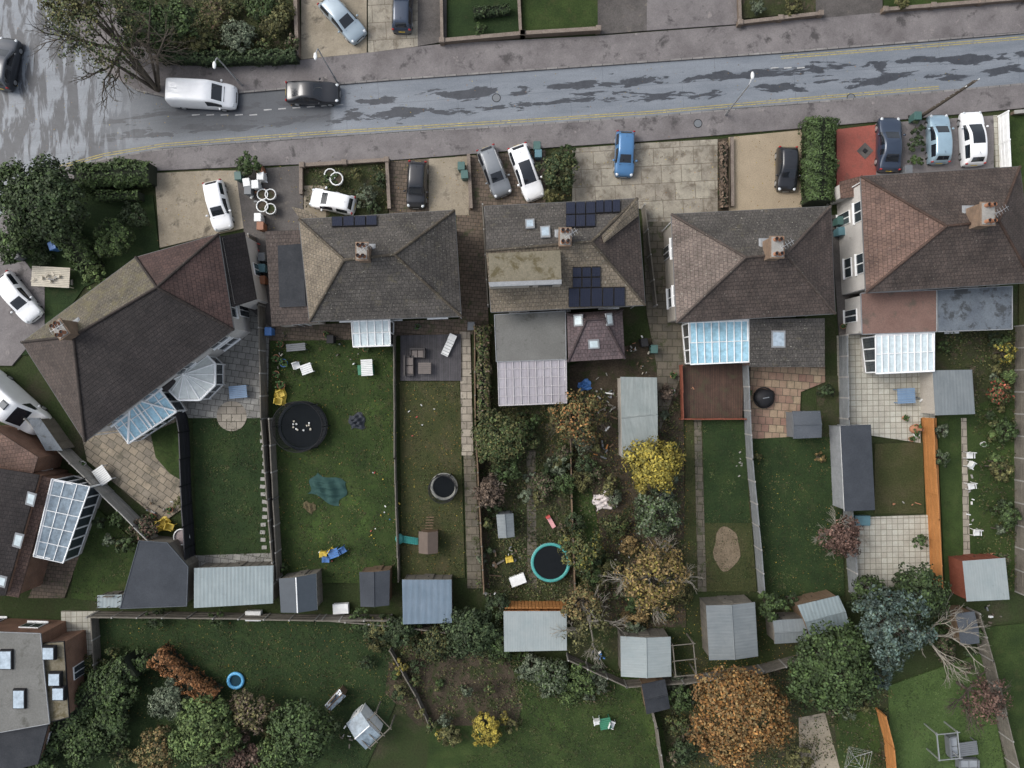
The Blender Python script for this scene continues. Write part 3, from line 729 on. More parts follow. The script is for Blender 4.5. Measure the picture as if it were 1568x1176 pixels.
# H4
p4,V=hip('semi_detached_house',[(1028,328),(1272,316),(1279,480),(1036,494)],5,[(1142,394),(1204,389)],7.6,
 [((1,0,4,5),R_GREY),((2,1,5),R_BRN),((3,2,5,4),R_BRN),((0,3,4),R_PINK_LIT)],CREAMW,[(4,5),(0,4),(3,4),(1,5),(2,5)],R_PINK_LIT)  # paler left hip paints in the light falling from the left
chimney(p4,1183,382,6.5,8.7,w=.85,d=1.4)
cons(p4,'conservatory',[(1054,492),(1147,489),(1147,554),(1057,558)],3.1,2.5,8,BGL,nv=2,bw=.085)
ext('tiled_extension',p4,[(1263,487),(1148,489),(1148,562),(1263,562)],[3.3,3.3,2.6,2.6],R_GREY,BRICK)
pl=(W(1148,489,3.3),W(1263,487,3.3),W(1263,562,2.6)); skylight(p4,[[(1181,506),(1202,506),(1202,532),(1181,532)]],pl)
# H5
p5,V=hip('semi_detached_house',[(1318,270),(1562,255),(1582,432),(1326,448)],5,[(1450,346),(1530,338)],7.6,
 [((1,0,4,5),R_BRN),((2,1,5),R_BRN),((3,2,5,4),R_BRN),((0,3,4),R_RED)],RENDER,[(4,5),(0,4),(3,4),(1,5),(2,5)],R_RED)  # left hip gets lighter tiles as painted light from that side
chimney(p5,1500,332,6.5,8.7,w=.9,d=1.5)
ext('flat_extension_red',p5,[(1318,449),(1434,444),(1434,508),(1320,512)],[3.2]*4,FLATR,RENDER,edge=LEAD)
ext('flat_extension_blue',p5,[(1435,444),(1550,438),(1550,504),(1436,508)],[3.15]*4,FLATB,RENDER,edge=LEAD)
cons(p5,'conservatory',[(1340,513),(1430,508),(1430,568),(1341,572)],3.0,2.4,9,WGL,nv=2,bw=.1)
ext('porch',p5,[(1286,278),(1316,270),(1318,300),(1288,304)],[3.0]*4,R_RED,RENDER,win=False)
# bottom-left buildings
pA,T=ext('terraced_house',None,[(-170,690),(60,727),(8,912),(-170,912)],[6.2,4.0,4.0,6.2],R_DARK,BRICK)
pl=(T[0],T[1],T[2]); skylight(pA,[[(43,752),(57,756),(52,776),(39,772)],[(24,815),(38,818),(32,840),(19,836)],[(0,880),(12,883),(8,900),(-4,897)]],pl,WGL)
ext('rear_strip',pA,[(61,728),(80,733),(28,915),(9,912)],[3.4,3.2,3.2,3.4],R_RED,BRICK,win=False)
glassroof('glass_canopy',pA,[W(80,733,3.3),W(52,852,3.3),W(97,862,2.7),W(138,745,2.7)],5,SGL,nv=3,walls=True)
ext('side_house',None,[(-60,655),(-20,650),(58,700),(50,727),(-60,712)],[3.6]*5,R_RED,BRICK,win=False)
pB,T=ext('rear_house',None,[(-160,962),(62,970),(76,1108),(-160,1150)],[3.6]*4,FLATG,BRICK,edge=LEAD)
ext('side_extension',pB,[(63,985),(98,982),(106,1098),(76,1106)],[3.3]*4,FLATM,BRICK,edge=BLK)
ext('lower_extension',pB,[(-100,1112),(74,1108),(58,1170),(-100,1210)],[3.0]*4,FLATD,BRICK)
b=MB()
for i,(x,y) in enumerate(((75,1000),(84,1040),(90,1062),(10,1010),(30,1070))):
    q=W(x,y,3.7); b.box((q.x,q.y,3.65),(1.0,1.1 if i<3 else 1.6,.3),BLK,taper=.9); b.box((q.x,q.y,3.82),(.78,.85 if i<3 else 1.3,.06),SKY)
b.build('roof_lanterns',pB)
for x in(480,760,1060,1360):
    hip('semi_detached_house',[(x,-330),(x+230,-340),(x+232,-180),(x+4,-172)],5,[(x+75,-255),(x+155,-258)],7.6,
     [((1,0,4,5),R_BRN),((2,1,5),R_GREY),((3,2,5,4),R_GREY),((0,3,4),R_BRN)],RENDER,[(4,5),(0,4),(3,4),(1,5),(2,5)],R_BRN)
hip('semi_detached_house',[(1650,245),(1890,232),(1900,400),(1660,412)],5,[(1735,325),(1815,320)],7.6,
     [((1,0,4,5),R_BRN),((2,1,5),R_GREY),((3,2,5,4),R_GREY),((0,3,4),R_BRN)],RENDER,[(4,5),(0,4),(3,4),(1,5),(2,5)],R_BRN)
# ---------------------------------------------------------------- sheds
shed('garden_shed',[(295,871),(417,867),(418,924),(297,931)],2.4,SHT,FENW,False,.25)
ext('garden_outbuilding',None,[(213,828),(256,831),(288,868),(286,928),(184,932)],[2.7,2.7,2.5,2.5,2.6],SHDK,FENW,win=False,edge=SHD)
shed('garden_shed',[(148,912),(186,911),(185,930),(149,931)],1.6,SHT,FENW,False,.1)
o=shed('greenhouse',[(427,886),(484,878),(486,934),(430,938)],2.2,GLASS,FENW,True,.4,axis=1,edge=UPVC)
shed('garden_shed',[(550,876),(597,873),(596,927),(552,929)],2.1,SHDK,WOOD,True,.25,axis=1)
shed('garden_shed',[(615,889),(691,889),(692,954),(617,956)],2.4,SHB,FENW,False,.25,edge=FENC)
shed('garden_shed',[(771,937),(868,937),(868,996),(772,998)],2.4,SHL,FENO,False,.2)
b=MB(); 
for i in range(18):
    q=W(774+i*5.4,930,1.8); b.box((q.x,q.y,1.05),(.24,.05,1.9),FENO)
b.build('orange_fence_panel')
shed('garden_shed',[(950,974),(1027,975),(1028,1036),(951,1036)],2.4,SHL,FENW,True,.3,axis=1,edge=SHL)
shed('garden_shed',[(1081,927),(1156,922),(1161,1005),(1086,1011)],2.5,SHG,FENW,True,.3,axis=1)
shed('garden_shed',[(1183,950),(1233,947),(1235,983),(1186,986)],2.1,SHG,FENW,True,.2)
shed('garden_shed',[(1221,927),(1284,912),(1301,957),(1240,975)],2.3,SHT,WOOD,True,.3)
shed('garage',[(950,577),(1006,578),(1007,690),(952,703)],2.6,ASB,CREAMW,True,.15,axis=0)
shed('garden_shed',[(1287,652),(1334,650),(1340,781),(1293,783)],2.5,SHDK,LEAD,False,.05,edge=UPVC)
shed('storage_shed',[(1213,630),(1256,629),(1258,670),(1215,672)],1.9,SHD,GRYP,True,.2)
shed('garden_shed',[(1430,567),(1491,566),(1493,634),(1432,636)],2.4,SHG,CREAMW,False,.2)
shed('garden_shed',[(1476,860),(1542,855),(1546,918),(1480,921)],2.4,SHL,WOODR,False,.2)
shed('garden_shed',[(1462,940),(1492,936),(1500,985),(1470,988)],2.1,SHD,WOOD,True,.2)
shed('garden_shed',[(982,1048),(1018,1040),(1026,1085),(990,1094)],2.1,FLATD,WOOD,True,.2)
shed('greenhouse',[(530,1108),(552,1090),(583,1126),(560,1148)],2.1,SGL,UPVC,True,.35,edge=UPVC)
shed('greenhouse',[(497,1080),(520,1055),(530,1066),(507,1088)],1.3,SGL,WOOD,True,.2,edge=WOOD)
shed('garden_shed',[(40,640),(60,640),(96,690),(70,690)],2.0,FLATB,FENW,False,.1)
def pergola(px,py,w,d,ang,h=2.2,mt=FENW,name='pergola',n=5):
    q=W(px,py,h); b=MB()
    for sx in(-1,1):
        for sy in(-1,1): b.box((sx*w/2,sy*d/2,h/2),(.09,.09,h),mt)
        b.box((sx*w/2,0,h),(.07,d+.2,.1),mt)
    for i in range(n): b.box((0,-d/2+d*i/(n-1),h+.09),(w+.3,.05,.08),mt)
    b.build(name,loc=(q.x,q.y,0),rot=ang)
pergola(571,1118,1.6,2.2,-.8,n=4); pergola(1048,1010,1.6,2.4,.1,n=3); pergola(1452,1142,1.6,2.0,.1,1.9,GALV,'swing_frame',2)
# ---------------------------------------------------------------- fences and walls
def fence(pts,h=1.8,mt=None,name='wooden_fence',post=None,cap=True):
    mt=mt or FENW; post=post or FENC; P_=[W(x,y) for x,y in pts]; b=MB()
    for i in range(len(P_)-1):
        p,q=P_[i],P_[i+1]; L=(q-p).length; t=(q-p)/L; ang=math.atan2(t.y,t.x); k=max(1,round(L/1.85))
        for j in range(k):
            c=p+t*L*(j+.5)/k; hh=h+random.uniform(-.05,.05); a=ang+random.uniform(-.02,.02)
            b.box((c.x,c.y,hh/2),(L/k-.1,.04,hh),mt,rot=a)
            for z in(.4,hh*.55,hh-.15): b.box((c.x,c.y,z),(L/k-.1,.09,.06),mt,rot=a)
            if cap: b.box((c.x,c.y,hh+.015),(L/k-.1,.08,.03),mt,rot=a)
        for j in range(k+1):
            c=p+t*L*j/k; b.box((c.x,c.y,(h+.08)/2),(.11,.11,h+.08),post,rot=ang)
    return b.build(name)
def wall(pts,h,th,mt,cap=None,name='brick_wall',piers=0):
    P_=[W(x,y) for x,y in pts]; b=MB(); strip(b,P_,th,0,h,mt); strip(b,P_,th+.08,h+.002,h+.06,cap or FENC)
    if piers:
        for i in range(len(P_)-1):
            p,q=P_[i],P_[i+1]; k=max(1,int((q-p).length/piers))
            for j in range(k+1):
                c=p.lerp(q,j/k); b.box((c.x,c.y,(h+.12)/2),(.36,.36,h+.12),mt); b.box((c.x,c.y,h+.15),(.44,.44,.07),cap or FENC,taper=.8)
    return b.build(name)
BW=slabs('garden_wall_brick',(.18,.13,.10),(.14,.105,.08),(.16,.14,.11),.23,.08,0,.5,.01,uv=True)
CAPT=M('wall_coping',[(.15,.12,.10),(.22,.185,.155)],1.5,.85,.3,9)
wall([(678,68),(800,57),(915,50)],.7,.22,BW,CAPT,piers=3.5)
wall([(797,56),(792,-40)],.6,.16,BW,CAPT); wall([(678,66),(676,-40)],.7,.16,BW,CAPT)
wall([(1130,40),(1252,26)],.6,.2,BW,CAPT,piers=2.2); wall([(1130,38),(1128,-20)],.6,.16,BW,CAPT)
wall([(1350,20),(1568,2)],.6,.2,BW,CAPT,piers=3)
wall([(460,92),(456,-30)],.9,.2,BW,CAPT); wall([(240,94),(330,98),(458,93)],.8,.2,BW,CAPT)
wall([(466,256),(594,248)],.6,.2,BW,CAPT,piers=3); wall([(594,248),(598,322)],.6,.18,BW,CAPT); wall([(464,256),(464,300)],.6,.18,BW,CAPT)
wall([(718,240),(722,322)],.7,.18,BW,CAPT); wall([(1118,213),(1119,318)],.5,.18,BW,CAPT); wall([(1545,176),(1568,174)],.6,.2,BW)
fence([(60,640),(150,728),(222,800),(290,868)],1.8,FENC); 
fence([(262,592),(283,622),(290,660),(292,740),(296,800),(300,866)],1.9,C('black_fence_panel',(.02,.02,.025)),'black_garden_fence',BLK)
fence([(392,365),(407,470),(411,640),(420,760),(430,885)],1.8,FENW); fence([(421,640),(427,760),(433,880)],1.5,FENW,'concrete_fence')
fence([(606,515),(607,700),(613,885)],1.1,FENW,post=FENW); fence([(728,500),(729,640),(735,760),(742,900)],1.6,WOOD,post=FENW)
fence([(871,620),(874,760),(880,920)],1.0,WOOD,post=FENW); fence([(1040,560),(1042,640)],1.0,WOODR,post=WOODR); fence([(1040,641),(1136,641)],1.0,WOODR,post=WOODR)
fence([(1135,556),(1142,700),(1152,800),(1161,905)],1.7,FENG,'panel_fence'); fence([(1283,515),(1285,640),(1292,800),(1300,905)],1.7,FENG,'panel_fence')
fence([(1411,640),(1420,790),(1426,893)],1.6,FENO,'orange_fence',FENO)
fence([(1553,500),(1552,700),(1554,905)],1.7,FENW)
fence([(150,936),(300,937),(490,941),(600,941)],1.6,FENW); fence([(500,941),(605,950),(700,962),(770,990)],1.5,FENW)
fence([(868,1000),(955,1040),(1040,1035),(1160,1018),(1290,985),(1400,935)],1.6,FENW)
fence([(985,1042),(1000,1100),(1012,1180)],1.7,FENW); fence([(1340,1083),(1352,1130),(1362,1230)],1.7,FENO,'orange_fence',FENO)
fence([(1480,930),(1500,1000),(1520,1080),(1548,1200)],1.7,FENW); fence([(152,936),(158,1046)],1.2,FENW); fence([(600,990),(640,1060),(662,1110)],1.0,FENW,post=FENW)
fence([(148,728),(200,785)],1.0,FENC); fence([(-40,560),(60,640)],1.7,FENC); fence([(1526,180),(1530,265)],1.4,UPVC,'white_railing',UPVC)
fence([(982,320),(1000,470)],1.6,FENW); fence([(740,320),(748,470)],1.6,FENW)
# ---------------------------------------------------------------- vehicles
KIND={
'hatch':dict(st=[(-.5,.80,.50,.55,.70),(-.49,.90,.80,.84,.78),(-.468,.95,.92,.98,.78),(-.39,.98,.97,1.40,.70),(-.33,1,.98,1.46,.73),(-.12,1,.97,1.50,.74),(-.09,1,.97,1.50,.74),(.07,1,.96,1.46,.72),(.235,1,.93,1.0,.80),(.36,.98,.86,.92,.80),(.45,.93,.74,.80,.74),(.488,.83,.6,.66,.65),(.5,.72,.42,.46,.55)],ws=7,rg=[2],sd=[3,4,6,7]),
'sedan':dict(st=[(-.5,.78,.50,.55,.70),(-.49,.88,.80,.86,.74),(-.46,.94,.90,.97,.78),(-.36,.98,.95,1.02,.78),(-.22,1,.96,1.38,.70),(-.12,1,.96,1.43,.72),(-.06,1,.96,1.44,.72),(.05,1,.96,1.40,.71),(.2,1,.93,1.0,.80),(.34,.98,.86,.92,.80),(.45,.93,.74,.80,.74),(.488,.83,.6,.66,.65),(.5,.72,.42,.46,.55)],ws=7,rg=[3],sd=[4,6,7]),
'van':dict(st=[(-.5,.86,.5,.6,.80),(-.497,.93,1.0,1.6,.84),(-.48,.97,1.05,1.82,.86),(-.3,1,1.05,1.88,.86),(-.1,1,1.05,1.88,.86),(.08,1,1.05,1.88,.86),(.1,1,1.05,1.88,.86),(.2,1,1.05,1.80,.82),(.335,.98,1.0,1.12,.84),(.42,.95,.88,.96,.80),(.47,.88,.7,.78,.72),(.492,.8,.55,.6,.65),(.5,.7,.4,.45,.6)],ws=7,rg=[],sd=[6,7]),
}
KIND['motor']=dict(st=[(x,w,zb*1.2,zt*1.5 if zt>1.2 else zt*1.2,wt+.08) for x,w,zb,zt,wt in KIND['van']['st']],ws=7,rg=[],sd=[7])
CG=P('car_glass',(.012,.015,.02),.05,0,.6); HL=P('headlamp_glass',(.5,.53,.55),.1,0,.6); TL=P('tail_lamp',(.35,.02,.02),.2,0,.5)
PAINTS={k:P('car_paint_'+k,c,.28,mt_,.8,grain=.05) for k,(c,mt_) in dict(white=((.80,.81,.82),0),black=((.015,.016,.02),.2),grey=((.20,.215,.23),.3),silver=((.32,.39,.44),.3),blue=((.06,.17,.34),.2),paleblue=((.30,.42,.50),.3),navy=((.03,.045,.075),.3),dgrey=((.05,.055,.065),.3)).items()}
def car(px,py,ang,L,Wd,kind,paint,name='parked_car',roofglass=False,zs=1.0,rails=False):
    K=KIND[kind]; st=K['st']; pm=PAINTS[paint]; hw=Wd/2; q=W(px,py,.8)
    e=empty(name,(q.x,q.y,.02)); e.rotation_euler=(0,0,math.radians(ang))
    vs=[]; b=MB(); gi=b.mid(pm); gg=b.mid(CG); gb=b.mid(BLK); n=len(st)
    for x,w,zb,zt,wt in st:
        w*=hw;wt*=hw;x*=L; zb*=zs; zt*=zs
        pr=[(w*.93,.2),(w,.5 if zb>.6 else zb*.7),(w*.98,zb),(wt,zt-.035),(wt*.84,zt),(0,zt+.025)]
        row=[Vector((x,-y,z)) for y,z in pr]+[Vector((x,y,z)) for y,z in pr[-2::-1]]
        vs+=row
    b.v=vs
    for i in range(n-1):
        for j in range(10):
            a=i*11+j; f=[a,a+11,a+12,a+1]
            mi=gi
            if j in(4,5) and (i==K['ws'] or i in K['rg']): mi=gg
            if j in(4,5) and roofglass and i in(5,6): mi=gg
            if j in(2,7) and i in K['sd']: mi=gg
            if j in(0,9) : mi=gi if i not in(0,n-2) else gb
            b.f.append(f); b.mi.append(mi); b.sm.append(True); b.uv.append([(0,0)]*4)
    b.f.append(list(range(0,11))); b.mi.append(gi); b.sm.append(True); b.uv.append([(0,0)]*11)
    b.f.append(list(range((n-1)*11,n*11))[::-1]); b.mi.append(gi); b.sm.append(True); b.uv.append([(0,0)]*11)
    def put(bb,nm,mod=None):
        o=bb.build(nm,loc=(0,0,0),mod=mod); o.parent=e; return o
    o=put(b,'body',2)
    b=MB()
    for sx in(-.31,.31):
        for sy in(-1,1):
            y=sy*(hw-.1); b.tube((sx*L,y-sy*.12,.31),(sx*L,y+sy*.075,.31),.31,.31,RUB,16,True); b.tube((sx*L,y+sy*.04,.31),(sx*L,y+sy*.09,.31),.2,.18,GALV,12,True)
    b.box((0,0,.27),(L*.86,Wd*.86,.2),BLK); put(b,'wheels')
    b=MB(); wx=st[K['ws']+1][0]*L
    for sy in(-1,1):
        b.blob((L*.452,sy*hw*.70,.72*zs+.0),(.17,.13,.07),HL,10,0)
        b.blob((-L*.478,sy*hw*.80,.88*zs),(.07,.12,.14),TL,10,0)
        b.blob((wx-.22,sy*(hw+.09),1.0*zs),(.09,.12,.08),pm,8,0)
        b.tube((wx-.05,-.05+sy*.3,st[K['ws']+1][3]*zs+.03),(wx-.12,-.05+sy*.3+.45,st[K['ws']+1][3]*zs+.1),.012,.012,BLK,4)
        if rails: b.tube((-L*.33,sy*hw*.66,st[4][3]*zs+.03),(L*.05,sy*hw*.66,st[4][3]*zs+.04),.025,.025,GALV,5)
    # bonnet shut line and roof gutter lines
    b.box((wx+.09,0,st[K['ws']+1][3]*zs+.005),(.05,hw*1.15,.02),BLK)
    b.box((L*.5,0,.42),(.02,.5,.11),WP); b.box((-L*.5,0,.62),(.02,.5,.11),YP); b.box((L*.497,0,.5),(.03,Wd*.4,.12),BLK)
    b.tube((-L*.3,0,st[4][3]*zs),(-L*.36,0,st[4][3]*zs+.16),.012,.006,BLK,4)
    if kind=='motor':
        for x,y in((-L*.3,.2),(-L*.05,-.3),(L*.08,.3)): b.box((x,y,st[4][3]*zs+.08),(.6,.6,.14),GRYP,taper=.85)
        b.box((-L*.2,-.5,st[4][3]*zs+.06),(.9,.5,.08),BLK)
    put(b,'lamps_mirrors_trim'); return e
car(310,145,-3,5.2,2.05,'van','white','parked_van')
car(478,141,-1,4.25,1.75,'sedan','black')
car(524,27,-48,4.2,1.75,'hatch','silver')
car(616,10,88,3.9,1.65,'hatch','navy')
car(6,96,80,4.1,1.7,'hatch','dgrey')
car(333,314,-77,3.95,1.68,'hatch','white')
car(509,308,168,3.6,1.62,'hatch','white')
car(638,282,-93,3.7,1.6,'hatch','black')
car(757,262,-69,4.1,1.68,'hatch','grey',rails=True)
car(806,263,-70,4.5,1.75,'hatch','white',roofglass=True)
car(957,235,-92,3.6,1.6,'hatch','blue')
car(1206,258,-91,3.5,1.65,'hatch','black')
car(1363,220,89,4.3,1.85,'sedan','navy')
car(1439,212,91,3.9,1.7,'hatch','paleblue')
car(1491,211,93,4.3,1.8,'hatch','white',roofglass=True)
car(26,455,-52,4.3,1.75,'hatch','white',roofglass=False)
car(22,617,-42,5.8,2.2,'motor','white','motorhome')
# ---------------------------------------------------------------- street furniture
def lamp(px,py,h,dirx,diry,name='street_lamp'):
    q=W(px,py); b=MB()
    b.tube((0,0,0),(0,0,1.1),.09,.09,GALV,10); b.tube((0,0,1.1),(0,0,h),.06,.045,GALV,8)
    d=Vector((dirx,diry,0)).normalized(); p=Vector((0,0,h))
    for i in range(3):
        r=p+d*.14+Vector((0,0,.1*(1-i/3))); b.tube(p,r,.04,.035,GALV,8); p=r
    b.blob(p+d*.22,(.3 if abs(d.x)>.7 else .14,.14 if abs(d.x)>.7 else .3,.08),WP,10,0)
    b.build(name,loc=(q.x,q.y,.12))
lamp(517,127,6,-.2,-1); lamp(371,131,5,-.2,-1); lamp(1110,177,6,.3,1)
q=W(1406,181); b=MB(); b.tube((0,0,0),(0,0,7.2),.15,.1,BARK,10,True)
b.box((0,0,6.8),(1.1,.09,.1),BARK,rot=.5); 
for k in(-1,1): b.tube((k*.45,k*.25,6.85),(k*.45,k*.25,7.0),.04,.04,WP,6,True)
for z in(2.6,3.2,3.8,4.4,5.0,5.6,6.2): b.tube((-.22,0,z),(.22,0,z),.015,.015,GALV,4)
b.build('telegraph_pole',loc=(q.x,q.y,.12))
# ---------------------------------------------------------------- foliage
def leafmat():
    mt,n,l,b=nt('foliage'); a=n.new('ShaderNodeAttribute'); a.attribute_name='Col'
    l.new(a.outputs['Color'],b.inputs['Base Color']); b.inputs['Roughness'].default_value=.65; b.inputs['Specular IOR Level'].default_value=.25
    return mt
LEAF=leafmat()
def leaves(name,pos_,nrm,size,col,parent=None):
    N=len(pos_); r=RNG.normal(size=(N,3)); t=np.cross(nrm,r); t/=np.linalg.norm(t,axis=1,keepdims=True)+1e-9
    w=np.cross(nrm,t); s=(size*RNG.uniform(.6,1.3,N))[:,None]
    v=np.stack([pos_-t*s,pos_-w*s*.6,pos_+t*s,pos_+w*s*.6],1).reshape(-1,3)
    c=v.mean(0); c[2]=0 if parent is None else c[2]
    me=bpy.data.meshes.new(name); me.vertices.add(4*N); me.loops.add(4*N); me.polygons.add(N)
    me.vertices.foreach_set('co',(v-c).astype(np.float32).ravel()); me.loops.foreach_set('vertex_index',np.arange(4*N,dtype=np.int32))
    me.polygons.foreach_set('loop_start',np.arange(0,4*N,4,dtype=np.int32)); me.polygons.foreach_set('loop_total',np.full(N,4,dtype=np.int32))
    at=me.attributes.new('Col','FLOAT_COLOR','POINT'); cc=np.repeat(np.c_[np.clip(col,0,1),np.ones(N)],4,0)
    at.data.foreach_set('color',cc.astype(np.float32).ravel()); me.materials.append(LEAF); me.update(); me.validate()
    o=bpy.data.objects.new(name,me); scene.collection.objects.link(o)
    o.location=Vector(c.tolist())-(Vector(parent.location) if parent is not None else Vector((0,0,0)))
    if parent is not None: o.parent=parent
    return o
def pal(N,palette,bright):
    p=np.array(palette); i=RNG.integers(0,len(p),N); j=RNG.integers(0,len(p),N); f=RNG.uniform(0,1,N)[:,None]
    return (p[i]*f+p[j]*(1-f))*bright[:,None]
def crown(c,rad,ncl,per,size,palette,cs=.24,inner=.5,zmin=-.35):
    d=RNG.normal(size=(ncl,3)); d/=np.linalg.norm(d,axis=1,keepdims=True); d[:,2]=np.where(d[:,2]<zmin,-d[:,2],d[:,2])
    r=RNG.uniform(inner,1,ncl)**.6
    ph=RNG.uniform(0,6.28,3); an=np.arctan2(d[:,1],d[:,0]); lump=1+.10*np.sin(3*an+ph[0])+.08*np.sin(5*an+ph[1])
    cc=d*np.array(rad)*(r*lump)[:,None]*(1-cs*.45); mr=np.mean(rad)
    br=RNG.uniform(.5,1.4,ncl)*(.8+.38*(cc[:,2]/rad[2]))  # lower clusters darker: crown shade painted into the leaf colours
    k=np.repeat(np.arange(ncl),per); N=len(k)
    sc=RNG.uniform(.55,1.25,ncl)
    off=RNG.normal(size=(N,3)); off/=np.linalg.norm(off,axis=1,keepdims=True); off*=(RNG.uniform(.3,1,N)**.5)[:,None]; off[:,2]*=.75
    p=cc[k]+off*mr*cs*sc[k][:,None]
    nr=off*.8+d[k]*.5+np.array([0,0,.45])+RNG.normal(size=(N,3))*.45; nr/=np.linalg.norm(nr,axis=1,keepdims=True)
    b_=br[k]*RNG.uniform(.7,1.3,N)*(.85+.35*off[:,2]/.75)  # clump undersides darkened in leaf colour, as painted shade
    return p+np.array(c),nr,pal(N,palette,b_),cc+np.array(c),size
def branch(b,p,d,L,r,depth,mt,spread=.6,n=3,tw=.6,up=.15):
    d=d.normalized(); q=p+d*L*.5+Vector((random.uniform(-1,1),random.uniform(-1,1),0))*L*.06; e=q+(d+Vector((random.uniform(-.2,.2),random.uniform(-.2,.2),up))).normalized()*L*.5
    sd=6 if r>.05 else (4 if r>.02 else 3)
    b.tube(p,q,r,r*.85,mt,sd); b.tube(q,e,r*.85,r*.65,mt,sd)
    if depth<=0: return
    for i in range(n):
        a=random.uniform(0,6.28); s=random.uniform(spread*.6,spread*1.3); o=d.orthogonal().normalized(); o=Matrix.Rotation(a,3,d)@o
        branch(b,(q if i==0 else e),(d+o*s).normalized(),L*random.uniform(.6,.82),r*tw,depth-1,mt,spread,n,tw,up)
GREEN=[(.042,.068,.022),(.058,.09,.028),(.034,.052,.022)]; DGREEN=[(.024,.040,.017),(.036,.055,.024),(.045,.064,.026)]
LGREEN=[(.085,.125,.038),(.11,.15,.05),(.06,.095,.034)]; YELL=[(.28,.22,.035),(.35,.28,.05),(.18,.155,.035)]; ORNG=[(.22,.10,.03),(.28,.14,.04),(.14,.07,.025)]
OBRN=[(.19,.13,.055),(.25,.17,.07),(.12,.095,.045)]; BRN=[(.11,.08,.058),(.15,.11,.08),(.07,.052,.04)]; RBRN=[(.11,.065,.05),(.15,.09,.07),(.08,.048,.038)]
BLUEG=[(.075,.115,.10),(.11,.15,.135),(.05,.08,.065)]; GG=[(.09,.11,.07),(.13,.15,.10),(.06,.08,.05)]; OLIVE=[(.095,.095,.036),(.13,.12,.046),(.06,.066,.028)]
def tree(name,px,py,rpx,h,palette,size=.14,dens=1.0,cs=.24,ry=1.0,trunk=True,mt=None,inner=.5,limbs=7,hfrac=.5,base=None):
    zc=h*(1-hfrac*.55); q=W(px,py,zc); r=m(rpx)*(H-zc)/H; rz=h*hfrac*.55
    if rz>r*1.3: rz=r*1.3
    bx,by=(q.x,q.y)
    e=empty(name,(bx,by,0)); mt=mt or BARK
    area=r*r*ry*math.pi; N=int(min(22000,max(400,area/(size*size)*3.0*dens))); per=30; ncl=max(14,N//per)
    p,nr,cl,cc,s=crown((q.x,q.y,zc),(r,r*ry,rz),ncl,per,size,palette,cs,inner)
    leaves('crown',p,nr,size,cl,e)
    b=MB(); tr=max(.05,h*.022); bp=Vector((bx,by,0)); fork=Vector((bx+random.uniform(-.1,.1),by+random.uniform(-.1,.1),max(.15,zc-rz*.8)))
    b.tube(bp,fork,tr*1.25,tr,mt,8)
    for i in range(min(limbs*3,len(cc))):
        t=Vector(cc[random.randrange(len(cc))].tolist()); mid=fork.lerp(t,.5)+Vector((0,0,.12*h*.3)); b.tube(fork,mid,tr*.5,tr*.3,mt,5); b.tube(mid,t,tr*.3,tr*.1,mt,4)
    b.build('trunk_and_limbs',e); return e
def bare(name,px,py,rpx,h,depth=5,mt=None,leafy=None,lean=(0,0),n=3,nl=900,spread=.6):
    q=W(px,py,h*.6); e=empty(name,(q.x,q.y,0)); b=MB(); r=m(rpx); L=r*.55
    mt=mt or BARKL; b.tube(q*1.0-Vector((0,0,q.z)),Vector((q.x,q.y,h*.3)),.02*h+.04,.018*h+.03,mt,8)
    for i in range(4):
        a=i*1.57+random.uniform(-.4,.4); branch(b,Vector((q.x,q.y,h*.3)),Vector((math.cos(a)+lean[0],math.sin(a)+lean[1],.75)),L,.014*h+.025,depth-1,mt,spread,n)
    b.build('trunk_and_branches',e)
    if leafy:
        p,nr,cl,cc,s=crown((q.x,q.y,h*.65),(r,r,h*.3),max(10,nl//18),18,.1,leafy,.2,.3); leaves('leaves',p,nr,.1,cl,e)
    return e
HCORE=P('hedge_core',(.012,.018,.008),.95)
